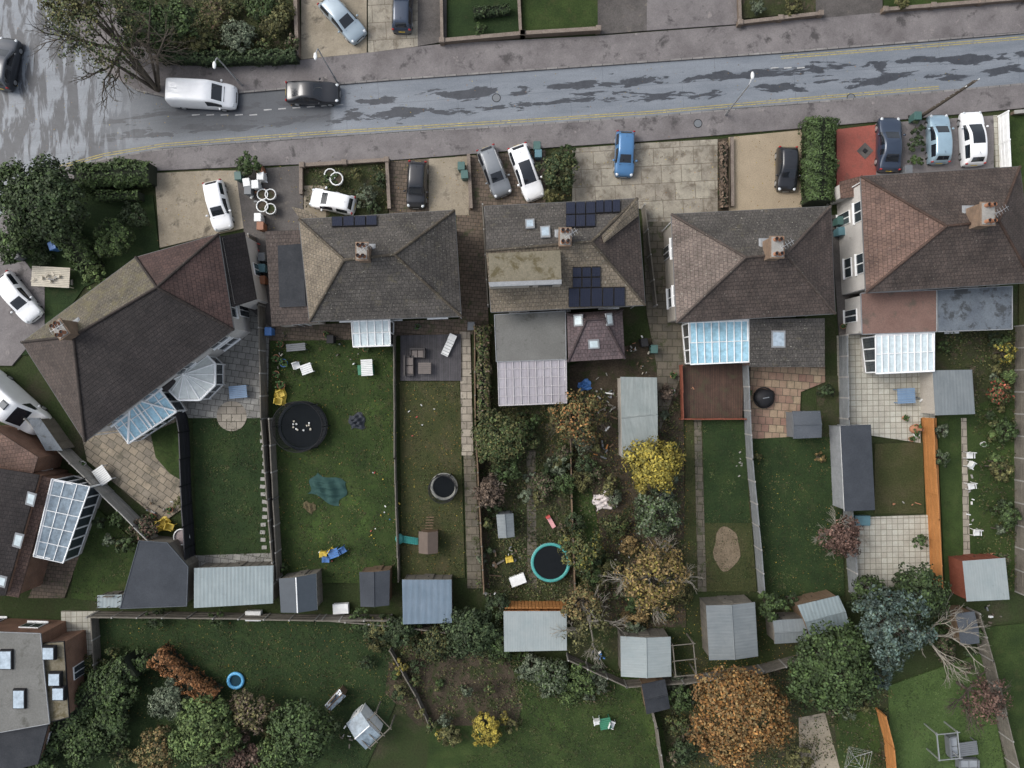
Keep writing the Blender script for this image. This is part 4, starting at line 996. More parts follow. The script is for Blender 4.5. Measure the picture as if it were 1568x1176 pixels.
def hedge(name,pts,w,h,palette,size=.11,dens=1.0):
    P_=[W(x,y,h*.6) for x,y in pts]; A=[]
    for i in range(len(P_)-1):
        p,q=P_[i],P_[i+1]; L=(q-p).length; t=(q-p)/L; o=Vector((-t.y,t.x,0))
        N=int(L*(w+2*h)*90*dens*(.11/size)**2)
        u=RNG.uniform(0,1,N)
        ww=w/2*(1+.12*np.sin(u*L*1.7+1)+.07*np.sin(u*L*4.3)); hh=h*(1+.08*np.sin(u*L*2.3)+.05*np.sin(u*L*5.1))
        th=RNG.uniform(-.25,math.pi+.25,N)
        cx=np.sign(np.cos(th))*np.abs(np.cos(th))**.55; cz=np.clip(np.sign(np.sin(th))*np.abs(np.sin(th))**.55,-.3,1)
        lum=np.sin(u*L*5+th*3)+np.sin(u*L*9.1+th*7+2)
        rr=RNG.uniform(.82,1.04,N)+.05*lum
        yy=cx*ww*rr; zz=h*.45+cz*hh*.55*rr
        pts3=np.array(p)[None,:]*np.array([1,1,0])+u[:,None]*L*np.array([t.x,t.y,0])+yy[:,None]*np.array([o.x,o.y,0])
        pts3[:,2]=zz
        nr=cx[:,None]*np.array([o.x,o.y,0])+np.array([0,0,1])*np.maximum(cz,0)[:,None]+RNG.normal(size=(N,3))*.45; nr/=np.linalg.norm(nr,axis=1,keepdims=True)
        br=(1+.16*lum)*RNG.uniform(.7,1.3,N)*(.7+.45*np.clip(cz,0,1)); A.append((pts3,nr,pal(N,palette,np.maximum(br,.2))))  # top and bumps brighter, sides and hollows darker: shading painted into leaf colour
    e=empty(name,(sum(P_,Vector())/len(P_)).xy.to_3d())
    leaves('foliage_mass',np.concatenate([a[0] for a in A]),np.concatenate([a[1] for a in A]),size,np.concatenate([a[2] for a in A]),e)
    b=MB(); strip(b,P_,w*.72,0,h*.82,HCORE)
    for i in range(len(P_)-1):
        k=max(1,int((P_[i+1]-P_[i]).length/.6))
        for j in range(k): c=P_[i].lerp(P_[i+1],(j+.5)/k); b.tube((c.x,c.y,0),(c.x,c.y,h*.6),.04,.03,BARK,4)
    b.build('inner_branches',e); return e
def inpoly(pts,N):
    P_=np.array([[W(x,y).x,W(x,y).y] for x,y in pts]); lo=P_.min(0);hi=P_.max(0); out=[]
    tot=0
    while tot<N:
        q=RNG.uniform(lo,hi,(N*2,2)); ins=np.zeros(len(q),bool); j=len(P_)-1
        for i in range(len(P_)):
            c=((P_[i,1]>q[:,1])!=(P_[j,1]>q[:,1]))&(q[:,0]<(P_[j,0]-P_[i,0])*(q[:,1]-P_[i,1])/(P_[j,1]-P_[i,1]+1e-9)+P_[i,0]); ins^=c; j=i
        q=q[ins]; out.append(q); tot+=len(q)
    return np.concatenate(out)[:N]
def cover(name,areas,size,palette,zr=(.14,.3),flat=.5,clump=None,spread=.22):
    Ps=[]
    for pts,N in areas:
        q=inpoly(pts,N if not clump else max(1,N//clump))
        if clump:
            q=np.repeat(q,clump,0)+RNG.normal(size=(len(q)*clump,2))*spread
        Ps.append(q)
    q=np.concatenate(Ps); N=len(q); z=RNG.uniform(zr[0],zr[1],N)
    p=np.c_[q,z]; nr=np.array([0,0,1])+RNG.normal(size=(N,3))*flat; nr/=np.linalg.norm(nr,axis=1,keepdims=True)
    lum=.85+.25*np.sin(q[:,0]*1.3+np.sin(q[:,1]*.9)*2)+RNG.uniform(-.25,.35,N)
    return leaves(name,p,nr,size,pal(N,palette,np.maximum(lum,.25)))
# trees & shrubs ------------------------------------------------
e=bare('deciduous_tree',160,52,75,8,5,BARK,GREEN+OLIVE,nl=3000)
b=MB(); q0=W(243,140); 
for k in range(7):
    tgt=W(90+k*28,random.uniform(-10,95),6.5); mid=q0.lerp(tgt,.5); mid.z=4.2
    b.tube(q0,mid,.16,.09,BARK,6); b.tube(mid,tgt,.09,.03,BARK,5)
    for s in range(5): branch(b,mid.lerp(tgt,s/5),Vector((random.uniform(-1,1),random.uniform(-1,1),.3)),1.3,.03,2,BARK)
b.build('leaning_tree_limbs')
tree('shrub',222,40,48,4,GREEN,.13); tree('shrub',272,30,32,3.5,GREEN,.13); tree('shrub',300,60,22,2,OLIVE,.1); tree('flowering_shrub',365,55,30,1.9,GG,.09,.9)
tree('deciduous_tree',120,10,55,7,OLIVE,.13,.5); tree('shrub',420,30,28,1.8,OLIVE,.1); tree('shrub',330,20,26,2,OLIVE+RBRN[:1],.1,.6); tree('shrub',400,8,30,1.8,GREEN,.1)
hedge('privet_hedge',[(246,86),(330,90),(455,86)],.9,1.5,DGREEN)
tree('conifer_tree',72,308,68,6,DGREEN+GREEN[:1],.13,1.5,.2,inner=.35); tree('conifer_tree',18,290,42,5,GREEN,.13,1.3); tree('shrub',20,372,32,3,GREEN,.12,1.3); tree('shrub',45,345,22,2.5,GREEN,.1)
hedge('privet_hedge',[(118,274),(180,266),(232,266)],2.1,1.8,GREEN)
hedge('privet_hedge',[(92,352),(118,380),(140,412)],1.9,1.8,GREEN); hedge('privet_hedge',[(150,300),(215,300)],.8,1.3,GREEN,dens=.6)
tree('round_topiary_bush',173,365,31,2.6,GREEN+LGREEN[:1],.09,2.2,.12,inner=.85); tree('shrub',146,424,22,1.8,LGREEN,.1); tree('shrub',205,330,24,1.5,DGREEN,.1)
tree('shrub',380,251,21,1.7,GREEN,.1,1.3); 
tree('shrub',855,262,33,2.4,DGREEN+OLIVE[:1],.11,1.3); tree('shrub',848,295,18,1.5,OLIVE,.1); tree('shrub',870,235,16,1.4,GREEN,.1)
tree('rose_bush',508,277,14,1.0,GREEN,.08,.8); tree('rose_bush',560,300,20,1.2,GG,.08,.7); tree('shrub',582,275,13,1,DGREEN,.08); tree('shrub',545,268,12,.9,OLIVE,.08,.7); tree('shrub',570,318,14,1,DGREEN,.08)
hedge('privet_hedge',[(1254,184),(1253,250),(1253,310)],2.35,2.3,GREEN+LGREEN[2:],.09,dens=1.2)
hedge('hedge',[(1107,218),(1108,318)],.6,.9,BRN,dens=.7); tree('shrub',1404,222,15,1.4,DGREEN,.09); tree('shrub',1404,195,12,1.2,DGREEN,.09); tree('shrub',1403,245,12,1.2,GREEN,.09)
hedge('hedge',[(738,500),(740,560),(741,640)],1.1,1.7,OLIVE+BRN+GREEN,dens=.8)
tree('shrub',765,672,46,3.2,GREEN+OLIVE,.11,1.3); tree('shrub',775,715,28,2.0,GREEN,.11)
bare('bare_tree',750,752,26,3,4,BARKL,BRN,nl=1500); tree('shrub',748,752,24,2.4,BRN,.09,.7)
tree('autumn_tree',885,640,46,4.2,OLIVE+[(.28,.13,.05),(.12,.10,.04)],.10,.5,.2); bare('bare_tree',888,645,40,4,5,BARK); tree('autumn_tree',1000,712,47,4.5,YELL+[(.22,.20,.05)],.12,1.2); tree('shrub',1006,785,42,3.5,GG+GREEN,.12,.9)
tree('autumn_tree',888,842,38,3.6,OLIVE+YELL[2:]+GREEN,.11,.8); tree('autumn_tree',1003,885,58,5,OBRN+YELL[2:],.12,.6); bare('bare_tree',1000,890,54,5.3,5,BARKL)
tree('autumn_tree',890,925,36,4,OBRN+OLIVE,.11,.4); bare('bare_tree',905,960,44,4.5,5,BARKL,OLIVE,nl=900)
bare('bare_tree',1287,820,34,3.6,5,BARKL,RBRN,nl=2200); tree('shrub',1285,822,28,2.8,RBRN+BRN,.09,.4)
tree('shrub',1180,928,26,2.3,GREEN,.11); tree('shrub',1210,918,14,1.4,DGREEN,.1)
tree('autumn_tree',1130,1095,82,6,ORNG+OBRN,.12,1.2,.17,inner=.55)
tree('deciduous_tree',1275,1022,76,5.5,GREEN+LGREEN[2:],.13,1.2,.18); tree('blue_cedar_tree',1365,955,66,5.5,BLUEG+GG[2:],.12,.8,.16); bare('bare_tree',1435,985,54,5.4,5,BARKL)
tree('deciduous_tree',1405,912,50,4.5,GREEN+DGREEN,.12,1); tree('deciduous_tree',1330,905,28,3,GREEN,.11); bare('bare_tree',1500,1068,42,5,5,BARK,RBRN,nl=1500); tree('shrub',1345,1035,24,2.5,BLUEG,.1,.8)
tree('yellow_shrub',746,1117,26,2,YELL,.09,1.1,.2,ry=1.15); tree('shrub',690,1128,20,1.3,OLIVE,.09); tree('shrub',612,1020,14,1.2,YELL+OLIVE,.09,.5); tree('shrub',1040,905,14,1.4,OLIVE,.09)
hedge('laurel_hedge',[(60,1150),(110,1090),(160,1050),(205,1018)],2.6,2.4,GREEN+DGREEN); hedge('beech_hedge',[(240,1000),(285,1040),(330,1068)],1.5,2.0,[(.17,.075,.03),(.21,.10,.04),(.11,.06,.028)])
tree('shrub',258,1072,33,2.6,GG,.1,1.2); tree('conifer_tree',312,1122,58,4.2,LGREEN,.12,1.2,.16); tree('shrub',386,1088,38,3.2,BRN+OLIVE,.11,1.0); tree('deciduous_tree',462,1122,55,4,GREEN+LGREEN[2:],.12,1.2)
tree('shrub',240,1150,38,2.6,OBRN+OLIVE,.11); tree('shrub',375,1155,34,2.6,RBRN+BRN,.11,.7); tree('shrub',170,1110,40,2.6,GREEN,.12); tree('shrub',220,1010,20,1.8,GREEN,.1); tree('shrub',415,1160,34,2.5,LGREEN+GREEN,.12); tree('deciduous_tree',180,1060,34,3,GREEN,.12); tree('shrub',130,1140,40,2.6,GREEN,.12); tree('shrub',60,1185,40,2.8,GREEN,.12)
tree('shrub',720,968,46,3,DGREEN,.12,1.2); tree('shrub',612,968,28,2.2,DGREEN,.1); tree('shrub',665,985,30,2,DGREEN+OLIVE,.1,.8); tree('shrub',765,985,30,2.2,GREEN,.1); tree('shrub',762,930,24,2.2,DGREEN,.1)
tree('shrub',845,1035,32,2,GREEN+GG,.1); tree('shrub',890,1042,30,1.8,GREEN+LGREEN,.1,.8); tree('shrub',815,1022,24,1.8,GG,.1); tree('shrub',570,962,24,1.6,DGREEN,.1,.7); tree('shrub',330,945,16,1.3,GREEN,.1); tree('shrub',240,945,18,1.2,DGREEN,.1,.6)
tree('shrub',1440,700,16,1.3,GREEN+GG,.09); tree('shrub',1537,540,20,2,YELL+GREEN,.09,.7); tree('shrub',1530,600,22,2,GREEN+[(.3,.07,.05)],.09,.8); tree('shrub',1540,660,20,1.8,GREEN,.09); tree('shrub',1443,660,13,1,GG,.08); tree('shrub',1535,720,17,1.6,OLIVE,.09); tree('shrub',1545,790,20,1.8,GREEN,.09); tree('shrub',1525,520,14,1.3,DGREEN,.09); tree('shrub',1445,530,12,1,GREEN,.09); tree('shrub',1410,830,15,1.2,GREEN,.08,.7)
tree('shrub',222,812,26,1.8,RBRN+DGREEN,.09,.7); tree('shrub',180,795,16,1.2,GREEN,.09); tree('shrub',275,770,12,1,OLIVE,.08); tree('shrub',432,870,8,.9,GREEN,.07); tree('shrub',1265,600,14,1.2,DGREEN,.09); tree('shrub',1160,700,8,.8,OLIVE,.08); tree('shrub',1255,700,10,.9,OBRN,.08)
tree('shrub',1225,1160,24,1.5,OLIVE,.1); tree('shrub',1050,1150,22,2,DGREEN,.1); tree('shrub',1040,1070,24,2,GREEN,.1); tree('shrub',560,1015,14,1,DGREEN,.08)
hedge('privet_hedge',[(725,20),(780,14)],.8,1.0,DGREEN,dens=.6); tree('shrub',735,45,12,.9,GREEN,.08); tree('shrub',1160,12,14,1,GG,.08); tree('shrub',1215,8,16,1,OLIVE,.08,.7); tree('shrub',1380,2,14,1,OLIVE,.08)
def bushes(poly,N,r0,r1,pals,hs=(.7,1.8)):
    for x,y in inpoly(poly,N):
        px=784+x*S; py=588-y*S; r=random.uniform(r0,r1)
        tree('shrub',px,py,r,random.uniform(*hs)*(.6+r/r1*.5),random.choice(pals),.085,random.uniform(.5,.9),.3)
MP=[GREEN,DGREEN,OLIVE,GREEN+OLIVE,GG,BRN+GREEN]
bushes([(755,640),(868,640),(872,780),(826,790),(755,800)],20,9,24,MP); bushes([(826,690),(872,690),(876,830),(826,830)],8,8,20,MP)
bushes([(876,620),(945,700),(948,960),(880,960)],24,9,24,MP+[OBRN,OLIVE]); bushes([(950,740),(1045,740),(1048,965),(950,965)],20,9,24,MP+[OBRN]); bushes([(1008,560),(1042,640),(1044,740),(1012,740)],8,8,16,MP+[BRN])
bushes([(780,1000),(950,1030),(930,1072),(790,1060)],12,10,22,[GREEN,GG,LGREEN+GREEN]); bushes([(1020,1030),(1060,1030),(1050,1176),(1020,1176)],8,10,22,MP)
bushes([(1512,505),(1552,505),(1550,900),(1520,900)],20,7,16,MP+[LGREEN]); bushes([(600,985),(775,985),(800,1080),(600,1070)],14,6,14,MP); bushes([(500,942),(760,958),(765,1000),(560,985)],14,10,24,[DGREEN,GREEN,OLIVE])
bushes([(640,1090),(780,1090),(790,1125),(650,1130)],8,8,15,MP+[YELL+OLIVE]); bushes([(1195,1040),(1340,1070),(1345,1090),(1215,1090)],10,9,20,MP); bushes([(1420,900),(1500,960),(1490,1030),(1430,1020)],10,10,22,MP)
bushes([(250,5),(455,5),(455,78),(260,78)],14,9,20,MP); bushes([(100,1020),(200,1000),(220,1176),(80,1176)],14,14,26,[GREEN,DGREEN,OLIVE+GREEN]); bushes([(280,1070),(430,1100),(430,1176),(270,1176)],10,12,24,[GREEN,OLIVE,BRN+GREEN])
bushes([(732,520),(748,520),(752,890),(738,890)],12,6,11,MP); bushes([(0,335),(110,300),(90,400),(60,420),(30,395)],8,12,24,[GREEN,DGREEN]); bushes([(160,790),(215,845),(190,860),(140,800)],5,7,13,MP); bushes([(1300,890),(1420,880),(1440,930),(1310,940)],8,12,22,[GREEN,DGREEN])
cover('garden_weeds',[([(752,620),(872,620),(872,930),(750,930)],7000),([(872,600),(1045,600),(1050,960),(872,960)],8000),([(600,985),(775,985),(800,1080),(640,1110),(590,1060)],2400),([(1000,1030),(1360,1020),(1360,1176),(1040,1176)],5000),([(726,500),(756,500),(752,900),(730,900)],1400),([(466,256),(594,250),(594,320),(466,320)],900),([(1434,505),(1556,505),(1552,900),(1500,900),(1490,660)],3200),([(160,0),(455,0),(455,85),(260,85)],3500),([(560,945),(770,960),(775,1010),(560,990)],2500),([(780,1000),(950,1030),(930,1075),(790,1060)],1800)],.085,GREEN+OLIVE+BRN[:1],(.12,.35),.6,clump=12)
lawns=[([(414,522),(606,518),(612,892),(430,892)],9000),([(612,584),(704,584),(712,884),(616,888)],3600),([(296,640),(412,640),(416,862),(302,862)],3200),([(1146,670),(1285,668),(1292,912),(1165,912)],4200),([(1050,640),(1138,640),(1158,905),(1046,905)],3000),([(152,945),(560,950),(630,1000),(560,1176),(300,1176),(156,1046)],13000),([(800,1060),(1000,1050),(1040,1176),(700,1176)],6500),([(130,765),(222,845),(185,920),(115,910)],1200)]
cover('grass',lawns,.055,[(.024,.04,.012),(.04,.06,.017),(.055,.06,.022),(.02,.034,.011)],(.13,.19),.5,clump=7)
cover('grass',[(p_,n_//5) for p_,n_ in lawns],.06,[(.075,.07,.032),(.06,.085,.024)],(.14,.2),.5,clump=14,spread=.16)
cover('grass',[([(1360,1050),(1500,1005),(1520,1080),(1545,1176),(1368,1176)],4200)],.06,[(.045,.08,.024),(.07,.105,.034)],(.13,.19),.5,clump=6)
cover('fallen_leaves',[([(1040,1010),(1230,1010),(1230,1176),(1030,1176)],1500),([(940,650),(1050,650),(1060,950),(880,960)],1700),([(820,600),(930,600),(930,700),(840,720)],600),([(414,522),(606,518),(612,892),(430,892)],500),([(612,584),(704,584),(712,884),(616,888)],450),([(150,940),(620,945),(600,1090),(200,1100)],500),([(0,0),(0,255),(250,225),(1500,135),(1500,60),(300,150),(200,140),(100,0)],260),([(240,262),(1230,197),(1230,330),(240,380)],700),([(1000,1040),(1300,1020),(1300,930),(1050,930)],500),([(1146,670),(1285,668),(1292,912),(1165,912)],250)],.05,ORNG+YELL+OBRN,(.16,.19),.25)
# ---------------------------------------------------------------- garden items
def place(b,name,px,py,ang=0,z=.15,h=.5):
    q=W(px,py,h); return b.build(name,loc=(q.x,q.y,z),rot=math.radians(ang))
def trampoline(px,py,r,rim,net=True):
    b=MB(); b.disc((0,0,.75),r*.86,MAT_,36); b.torus((0,0,.77),r*.93,.13,rim,36,6,.35); b.torus((0,0,.75),r*1.0,.03,GALV if not net else BLK,36,5)
    for i in range(6):
        a=i*1.047; c,s=math.cos(a),math.sin(a); b.tube((c*r*.98,s*r*.98,0),(c*r*.98,s*r*.98,.75),.03,.03,GALV,6)
        if net: b.tube((c*r*1.03,s*r*1.03,0),(c*r*1.0,s*r*1.0,2.4),.035,.035,BLK,6)
    if net:
        b.torus((0,0,2.4),r*1.0,.03,BLK,36,4)
        for i in range(54):
            a=i*math.pi/27; b.tube((math.cos(a)*r*.97,math.sin(a)*r*.97,.8),(math.cos(a)*r,math.sin(a)*r,2.4),.01,.01,BLK,3)
        for z in(1.0,1.2,1.4,1.6,1.8,2.0,2.2): b.torus((0,0,z),r*.98,.01,BLK,36,3)
    place(b,'trampoline',px,py,0,.12,.8)
trampoline(464,652,1.95,C('black_pad',(.014,.017,.02),.9,spec=.1)); trampoline(680,745,1.05,C('grey_pad',(.2,.2,.18))); trampoline(843,861,1.55,TP,False)
b=MB()
for i in range(12): b.blob((random.uniform(-.9,.6),random.uniform(-.5,.3),.83),(.09,.09,.06),random.choice([WP,CRP,CRP]),6,.2)
place(b,'trampoline_toys',466,650,0,.12,.8)
def bin_(px,py,col,ang=0):
    b=MB(); b.box((0,0,.5),(.46,.52,.95),col,taper=1.12); b.box((0,-.02,1.03),(.58,.64,.09),col,taper=.9); b.box((0,.3,1.0),(.5,.06,.06),col)
    for s in(-1,1): b.tube((s*.2,.27,.1),(s*.27,.27,.1),.1,.1,RUB,10,True)
    place(b,'wheelie_bin',px,py,ang,.14,.6)
TERB=C('brown_bin',(.24,.10,.05)); GRB=C('green_bin',(.05,.11,.10)); BLUB=C('blue_bin',(.08,.17,.2)); 
for x,y,c,a in((368,272,GRB,5),(381,282,WP,8),(383,294,GRYP,0),(400,262,TERB,10),(402,272,WP,0),(394,285,WP,3),(398,335,WP,0),(402,348,TERB,0),(404,412,BLUB,0),(404,430,TERB,0),(404,395,GRYP,0),(707,257,GRB,0),(712,270,GRB,5),(822,226,GRB,0),(824,238,BLUB,0),(1000,535,GRB,0),(1283,340,GRB,0),(1284,356,BLUB,4),(30,392,GRYP,30),(86,378,BP,20),(70,660,BLK,30),(1400,181,GRB,0),(1302,396,WP,0),(985,525,BLK,9),(1386,262,GRYP,0),(722,500,GRYP,0),(414,508,BP,0),(508,520,BLK,0)): bin_(x,y,c,a)
HERB=C('herb_leaf',(.045,.09,.025),.8)
def pot(px,py,r,col,plant=True,name='plant_pot'):
    b=MB(); b.tube((0,0,0),(0,0,r*1.5),r*.75,r,col,12); b.torus((0,0,r*1.5),r,r*.12,col,12,5); b.disc((0,0,r*1.35),r*.92,SOIL,12)
    if plant:
        for i in range(14):
            a=random.uniform(0,6.28); k=random.uniform(.3,1.3)*r; p=Vector((math.cos(a)*k,math.sin(a)*k,r*1.6+random.uniform(0,r))); b.tube((0,0,r*1.3),p,r*.05,r*.04,HERB,3); b.blob(p,(r*.35,r*.35,r*.15),HERB,6,.2)
    place(b,name,px,py,random.uniform(0,90),.15,.3)
for x,y,r,c in((405,300,.42,WP),(417,300,.42,WP),(405,318,.45,WP),(417,322,.42,WP),(518,277,.5,WP),(508,270,.45,WP)): pot(x,y,r,c,False)
for x,y,r,c in((430,527,.25,TERRA),(424,548,.25,TERRA),(436,556,.3,BP),(424,573,.25,TERRA),(432,590,.3,TERRA),(500,512,.2,TERRA),(560,535,.2,TERRA),(1146,600,.22,TERRA),(1250,660,.25,TERRA),(1385,640,.2,TERRA),(1395,672,.2,TERRA),(1400,655,.3,TERRA),(1402,665,.22,WP),(330,560,.2,TERRA),(318,600,.2,WP),(1505,680,.2,WP),(262,780,.22,TERRA),(235,790,.25,TERRA),(1365,915,.22,TERRA),(752,640,.2,TERRA),(742,700,.22,TERRA),(1030,575,.22,TERRA),(1028,600,.25,WP),(1520,850,.2,TERRA),(640,500,.2,GRYP),(1290,500,.2,TERRA),(128,710,.2,WP)): pot(x,y,r,c)
def chair(px,py,col,ang):
    b=MB(); b.box((0,0,.44),(.5,.5,.05),col); b.box((0,.24,.75),(.5,.05,.55),col,taper=.85)
    for sx in(-1,1):
        for sy in(-1,1): b.tube((sx*.25,sy*.25,0),(sx*.22,sy*.22,.44),.025,.025,col,5)
        b.box((sx*.26,0,.64),(.06,.46,.04),col)
    place(b,'garden_chair',px,py,ang,.15)
def table(px,py,w,d,col,ang,name='garden_table'):
    b=MB(); k=max(2,int(d/.14))
    for i in range(k): b.box((0,-d/2+d*(i+.5)/k,.72),(w,d/k-.02,.04),col)
    for sx in(-1,1):
        for sy in(-1,1): b.box((sx*(w/2-.08),sy*(d/2-.08),.35),(.07,.07,.7),col)
    place(b,name,px,py,ang,.15)
def sofa(px,py,w,ang,col,cush):
    b=MB(); b.box((0,0,.2),(w,.75,.38),col,taper=.98); b.box((0,.33,.45),(w,.14,.6),col)
    for s in(-1,1): b.box((s*(w/2-.06),0,.38),(.12,.75,.4),col)
    k=max(1,round(w/.7))
    for i in range(k): b.box((-w/2+.12+(w-.24)*(i+.5)/k,-.05,.45),((w-.24)/k-.03,.58,.12),cush,taper=.93)
    place(b,'garden_sofa',px,py,ang,.32)
CU=C('brown_cushion',(.15,.13,.12),.9); WK=C('dark_wicker',(.05,.045,.045),.8)
sofa(627,560,1.6,90,WK,CU); sofa(640,541,1.2,0,WK,CU); table(651,564,1.0,.9,CU,0)
b=MB(); b.box((0,0,.3),(.6,1.4,.08),WP,taper=.97); b.box((0,.85,.45),(.6,.5,.07),WP)
for i in range(6): b.box((0,-.6+i*.24,.36),(.56,.03,.02),GRYP)
for sx in(-1,1):
    for y in(-.6,.6): b.tube((sx*.27,y,0),(sx*.27,y,.3),.025,.025,WP,5)
place(b,'sun_lounger',686,532,-25,.32)
for x,y,c,a in((914,1104,WP,10),(936,1108,WP,70),(431,603,YP,20),(428,614,YP,80),(250,800,YP,20),(262,806,YP,70),(496,848,YP,0),(525,842,BP,30),(1484,697,WP,0),(1486,712,WP,60),(1486,744,WP,10),(1494,815,WP,0),(1440,610,WP,0),(455,560,WP,20),(780,856,YP,10),(500,856,BP,0),(510,844,YP,60)): chair(x,y,c,a)
BT=C('blue_table',(.14,.22,.33))
table(926,1105,.9,.9,GP,10); table(471,565,.9,.8,WP,20); table(455,532,1.5,.6,GRYP,5); table(563,563,.9,1.3,WP,3); table(367,600,1.4,1.0,BT,5)
table(1384,606,1.4,1.2,BT,3); table(512,846,.8,.7,BP,20); table(82,425,3.0,1.6,CRP,-3,'log_store'); table(160,727,1.0,1.4,WP,35); table(1478,1143,1.5,1.1,GRYP,8)
for s in((1456,1140,1.6,95),(1480,1168,1.6,180)): sofa(s[0],s[1],s[2],s[3],GRYP,C('grey_cushion',(.22,.24,.26),.9))
b=MB(); b.blob((0,0,.4),(.85,.75,.42),BLK,12,.08); b.torus((0,0,.3),.8,.06,BLK,20,5); b.box((0,0,.83),(.5,.08,.05),GRYP); place(b,'covered_barbecue',1170,609,10)
BRK2=C('brown_roof',(.10,.075,.06),.8)
b=MB(); b.box((0,0,.8),(1.3,1.5,1.2),WOOD); 
for s in(-1,1): b.box((s*.36,0,1.62),(.85,1.7,.06),BRK2,tilt=s*.5)
for x in(-.6,.6):
    for y in(-.7,.7): b.tube((x,y,0),(x,y,.9),.05,.05,WOOD,6)
for k in range(5): b.box((0,1.0+k*.18,.15+.2*(4-k)),(.6,.06,.05),WOOD)
b.build('playhouse',loc=tuple(W(657,828,1)[:2])+(.12,))
b=MB()
for k in range(8):
    z=1.0-.12*k; b.box((-k*.17,0,z),(.2,.45,.04),TP,tilt=.55)
    for s in(-1,1): b.box((-k*.17,s*.24,z+.07),(.2,.04,.14),TP,tilt=.55)
b.blob((-1.5,0,.15),(.35,.45,.12),TP,10,0); b.build('slide',loc=tuple(W(640,826,.5)[:2])+(.12,),rot=0)
b=MB(); b.torus((0,0,.14),.58,.13,C('pool_blue',(.1,.35,.6)),28,8); b.disc((0,0,.07),.5,C('pool_water',(.02,.05,.07),.1),24); place(b,'paddling_pool',362,1041,0,.13,.1)
def tarp(name,px,py,rx,ry,h,col,ang=0,n=22):
    b=MB(); vs=[];fs=[]
    for i in range(n):
        for j in range(n):
            u,v=i/(n-1)*2-1,j/(n-1)*2-1; x=u*rx*(1+.15*math.sin(v*4+1));y=v*ry*(1+.18*math.sin(u*3))
            z=h*max(0,1-u*u)*max(0,1-v*v)*(.6+.35*math.sin(u*7+v*4)+.25*math.sin(v*11-u*5))+random.uniform(0,.05)+.02
            vs.append((x,y,z))
    for i in range(n-1):
        for j in range(n-1): fs.append((i*n+j,(i+1)*n+j,(i+1)*n+j+1,i*n+j+1))
    b.shared(vs,fs,col); place(b,name,px,py,ang,.14,.1)
tarp('tarpaulin',502,748,1.4,.95,.45,TEALT,-20); tarp('tarpaulin',547,645,.6,.6,.5,C('dark_cover',(.03,.035,.045),.8),10); tarp('soil_heap',474,776,.5,.35,.2,M('heap_soil',[(.08,.065,.035),(.11,.09,.05)],2,.95,.4),-30); tarp('white_sheet',926,766,.9,.7,.3,C('white_sheet',(.52,.47,.45),.8),15); tarp('blue_sheet',895,590,.5,.4,.3,BP,20); tarp('tarpaulin',1020,760,.5,.4,.3,C('dark_cover',(.04,.05,.06)),0); tarp('yellow_sheet',250,803,.6,.5,.35,YP,20); tarp('yellow_sheet',430,607,.45,.65,.35,YP,5)
def pile(name,px,py,rx,ry,n,cols,smin=.1,smax=.6,h=.35,long=False):
    b=MB()
    for i in range(n):
        x=random.gauss(0,rx*.5);y=random.gauss(0,ry*.5); L=random.uniform(smin,smax)*(2.0 if long and random.random()<.4 else 1); w=random.uniform(smin,smax)*.4
        b.box((x,y,random.uniform(.05,h)),(L,w,random.uniform(.04,.2)),random.choice(cols),rot=random.uniform(0,3.1),tilt=random.uniform(-.25,.25),taper=random.uniform(.8,1))
    place(b,name,px,py,0,.12,.1)
MIX=[WP,GRYP,GRYP,BLK,WOOD,FENW,FENW,FENC,CRP,BRK2]
pile('rubble_pile',928,604,1.0,1.2,16,MIX+[FENC]*3,.08,.35,.25); pile('timber_pile',933,645,.5,2.2,14,[WOOD,FENW,WP,FENC],.1,.45,.3,True); pile('timber_pile',918,690,.8,.9,10,[WOOD,WP,GRYP,FENO],.1,.4,.25,True)
pile('rubble_pile',966,538,.8,.8,12,[FENC,TERRA,WP],.08,.3); pile('timber_pile',757,862,.35,1.6,10,[WOOD,FENW,FENC],.15,.6,.4,True); pile('rubbish_pile',785,852,.9,1.0,12,MIX+[YP],.08,.35); pile('rubbish_pile',745,905,.8,.9,9,MIX,.08,.3)
pile('rubbish_pile',658,965,1.5,.4,18,[BP,WP,GRYP,WOOD,PKP,TERRA],.08,.3); pile('rubbish_pile',915,1000,.8,.6,9,[BP,WP,GRYP],.08,.35); pile('rubbish_pile',430,545,.5,1.8,14,MIX,.1,.35); pile('rubbish_pile',510,850,.8,.5,9,[BP,YP,WP,RP],.08,.25)
pile('building_debris',985,560,.6,.8,9,[FENC,CRP,WOOD],.1,.3); pile('rubbish_pile',540,545,1.2,1.0,10,MIX,.08,.3); pile('rubbish_pile',398,290,.8,1.4,16,[WP,WP,WP,GRYP,TERRA],.12,.4); pile('rubbish_pile',1060,600,.3,1,4,[WOOD,TERRA],.1,.25); pile('rubbish_pile',1385,770,1.5,.2,6,[FENC,TERRA],.1,.25)
pile('rubbish_pile',400,400,.3,2.6,14,MIX+[RP,TERRA],.08,.3); pile('rubbish_pile',60,665,1.0,.8,10,[WP,GRYP,BLK],.1,.45); pile('rubbish_pile',240,775,1.4,.8,14,MIX+[GP],.1,.35); pile('rubbish_pile',1515,940,1.0,.8,10,MIX,.1,.4); pile('rubbish_pile',535,1130,.8,1.0,10,MIX,.1,.35); pile('toys',580,780,1.5,3.2,12,[RP,WP,BP,YP],.08,.2,.1); pile('toys',640,640,1.0,2,6,[RP,PKP,WP],.1,.22,.1); pile('stones',1130,700,.3,2.6,8,[FENC],.1,.2,.1)
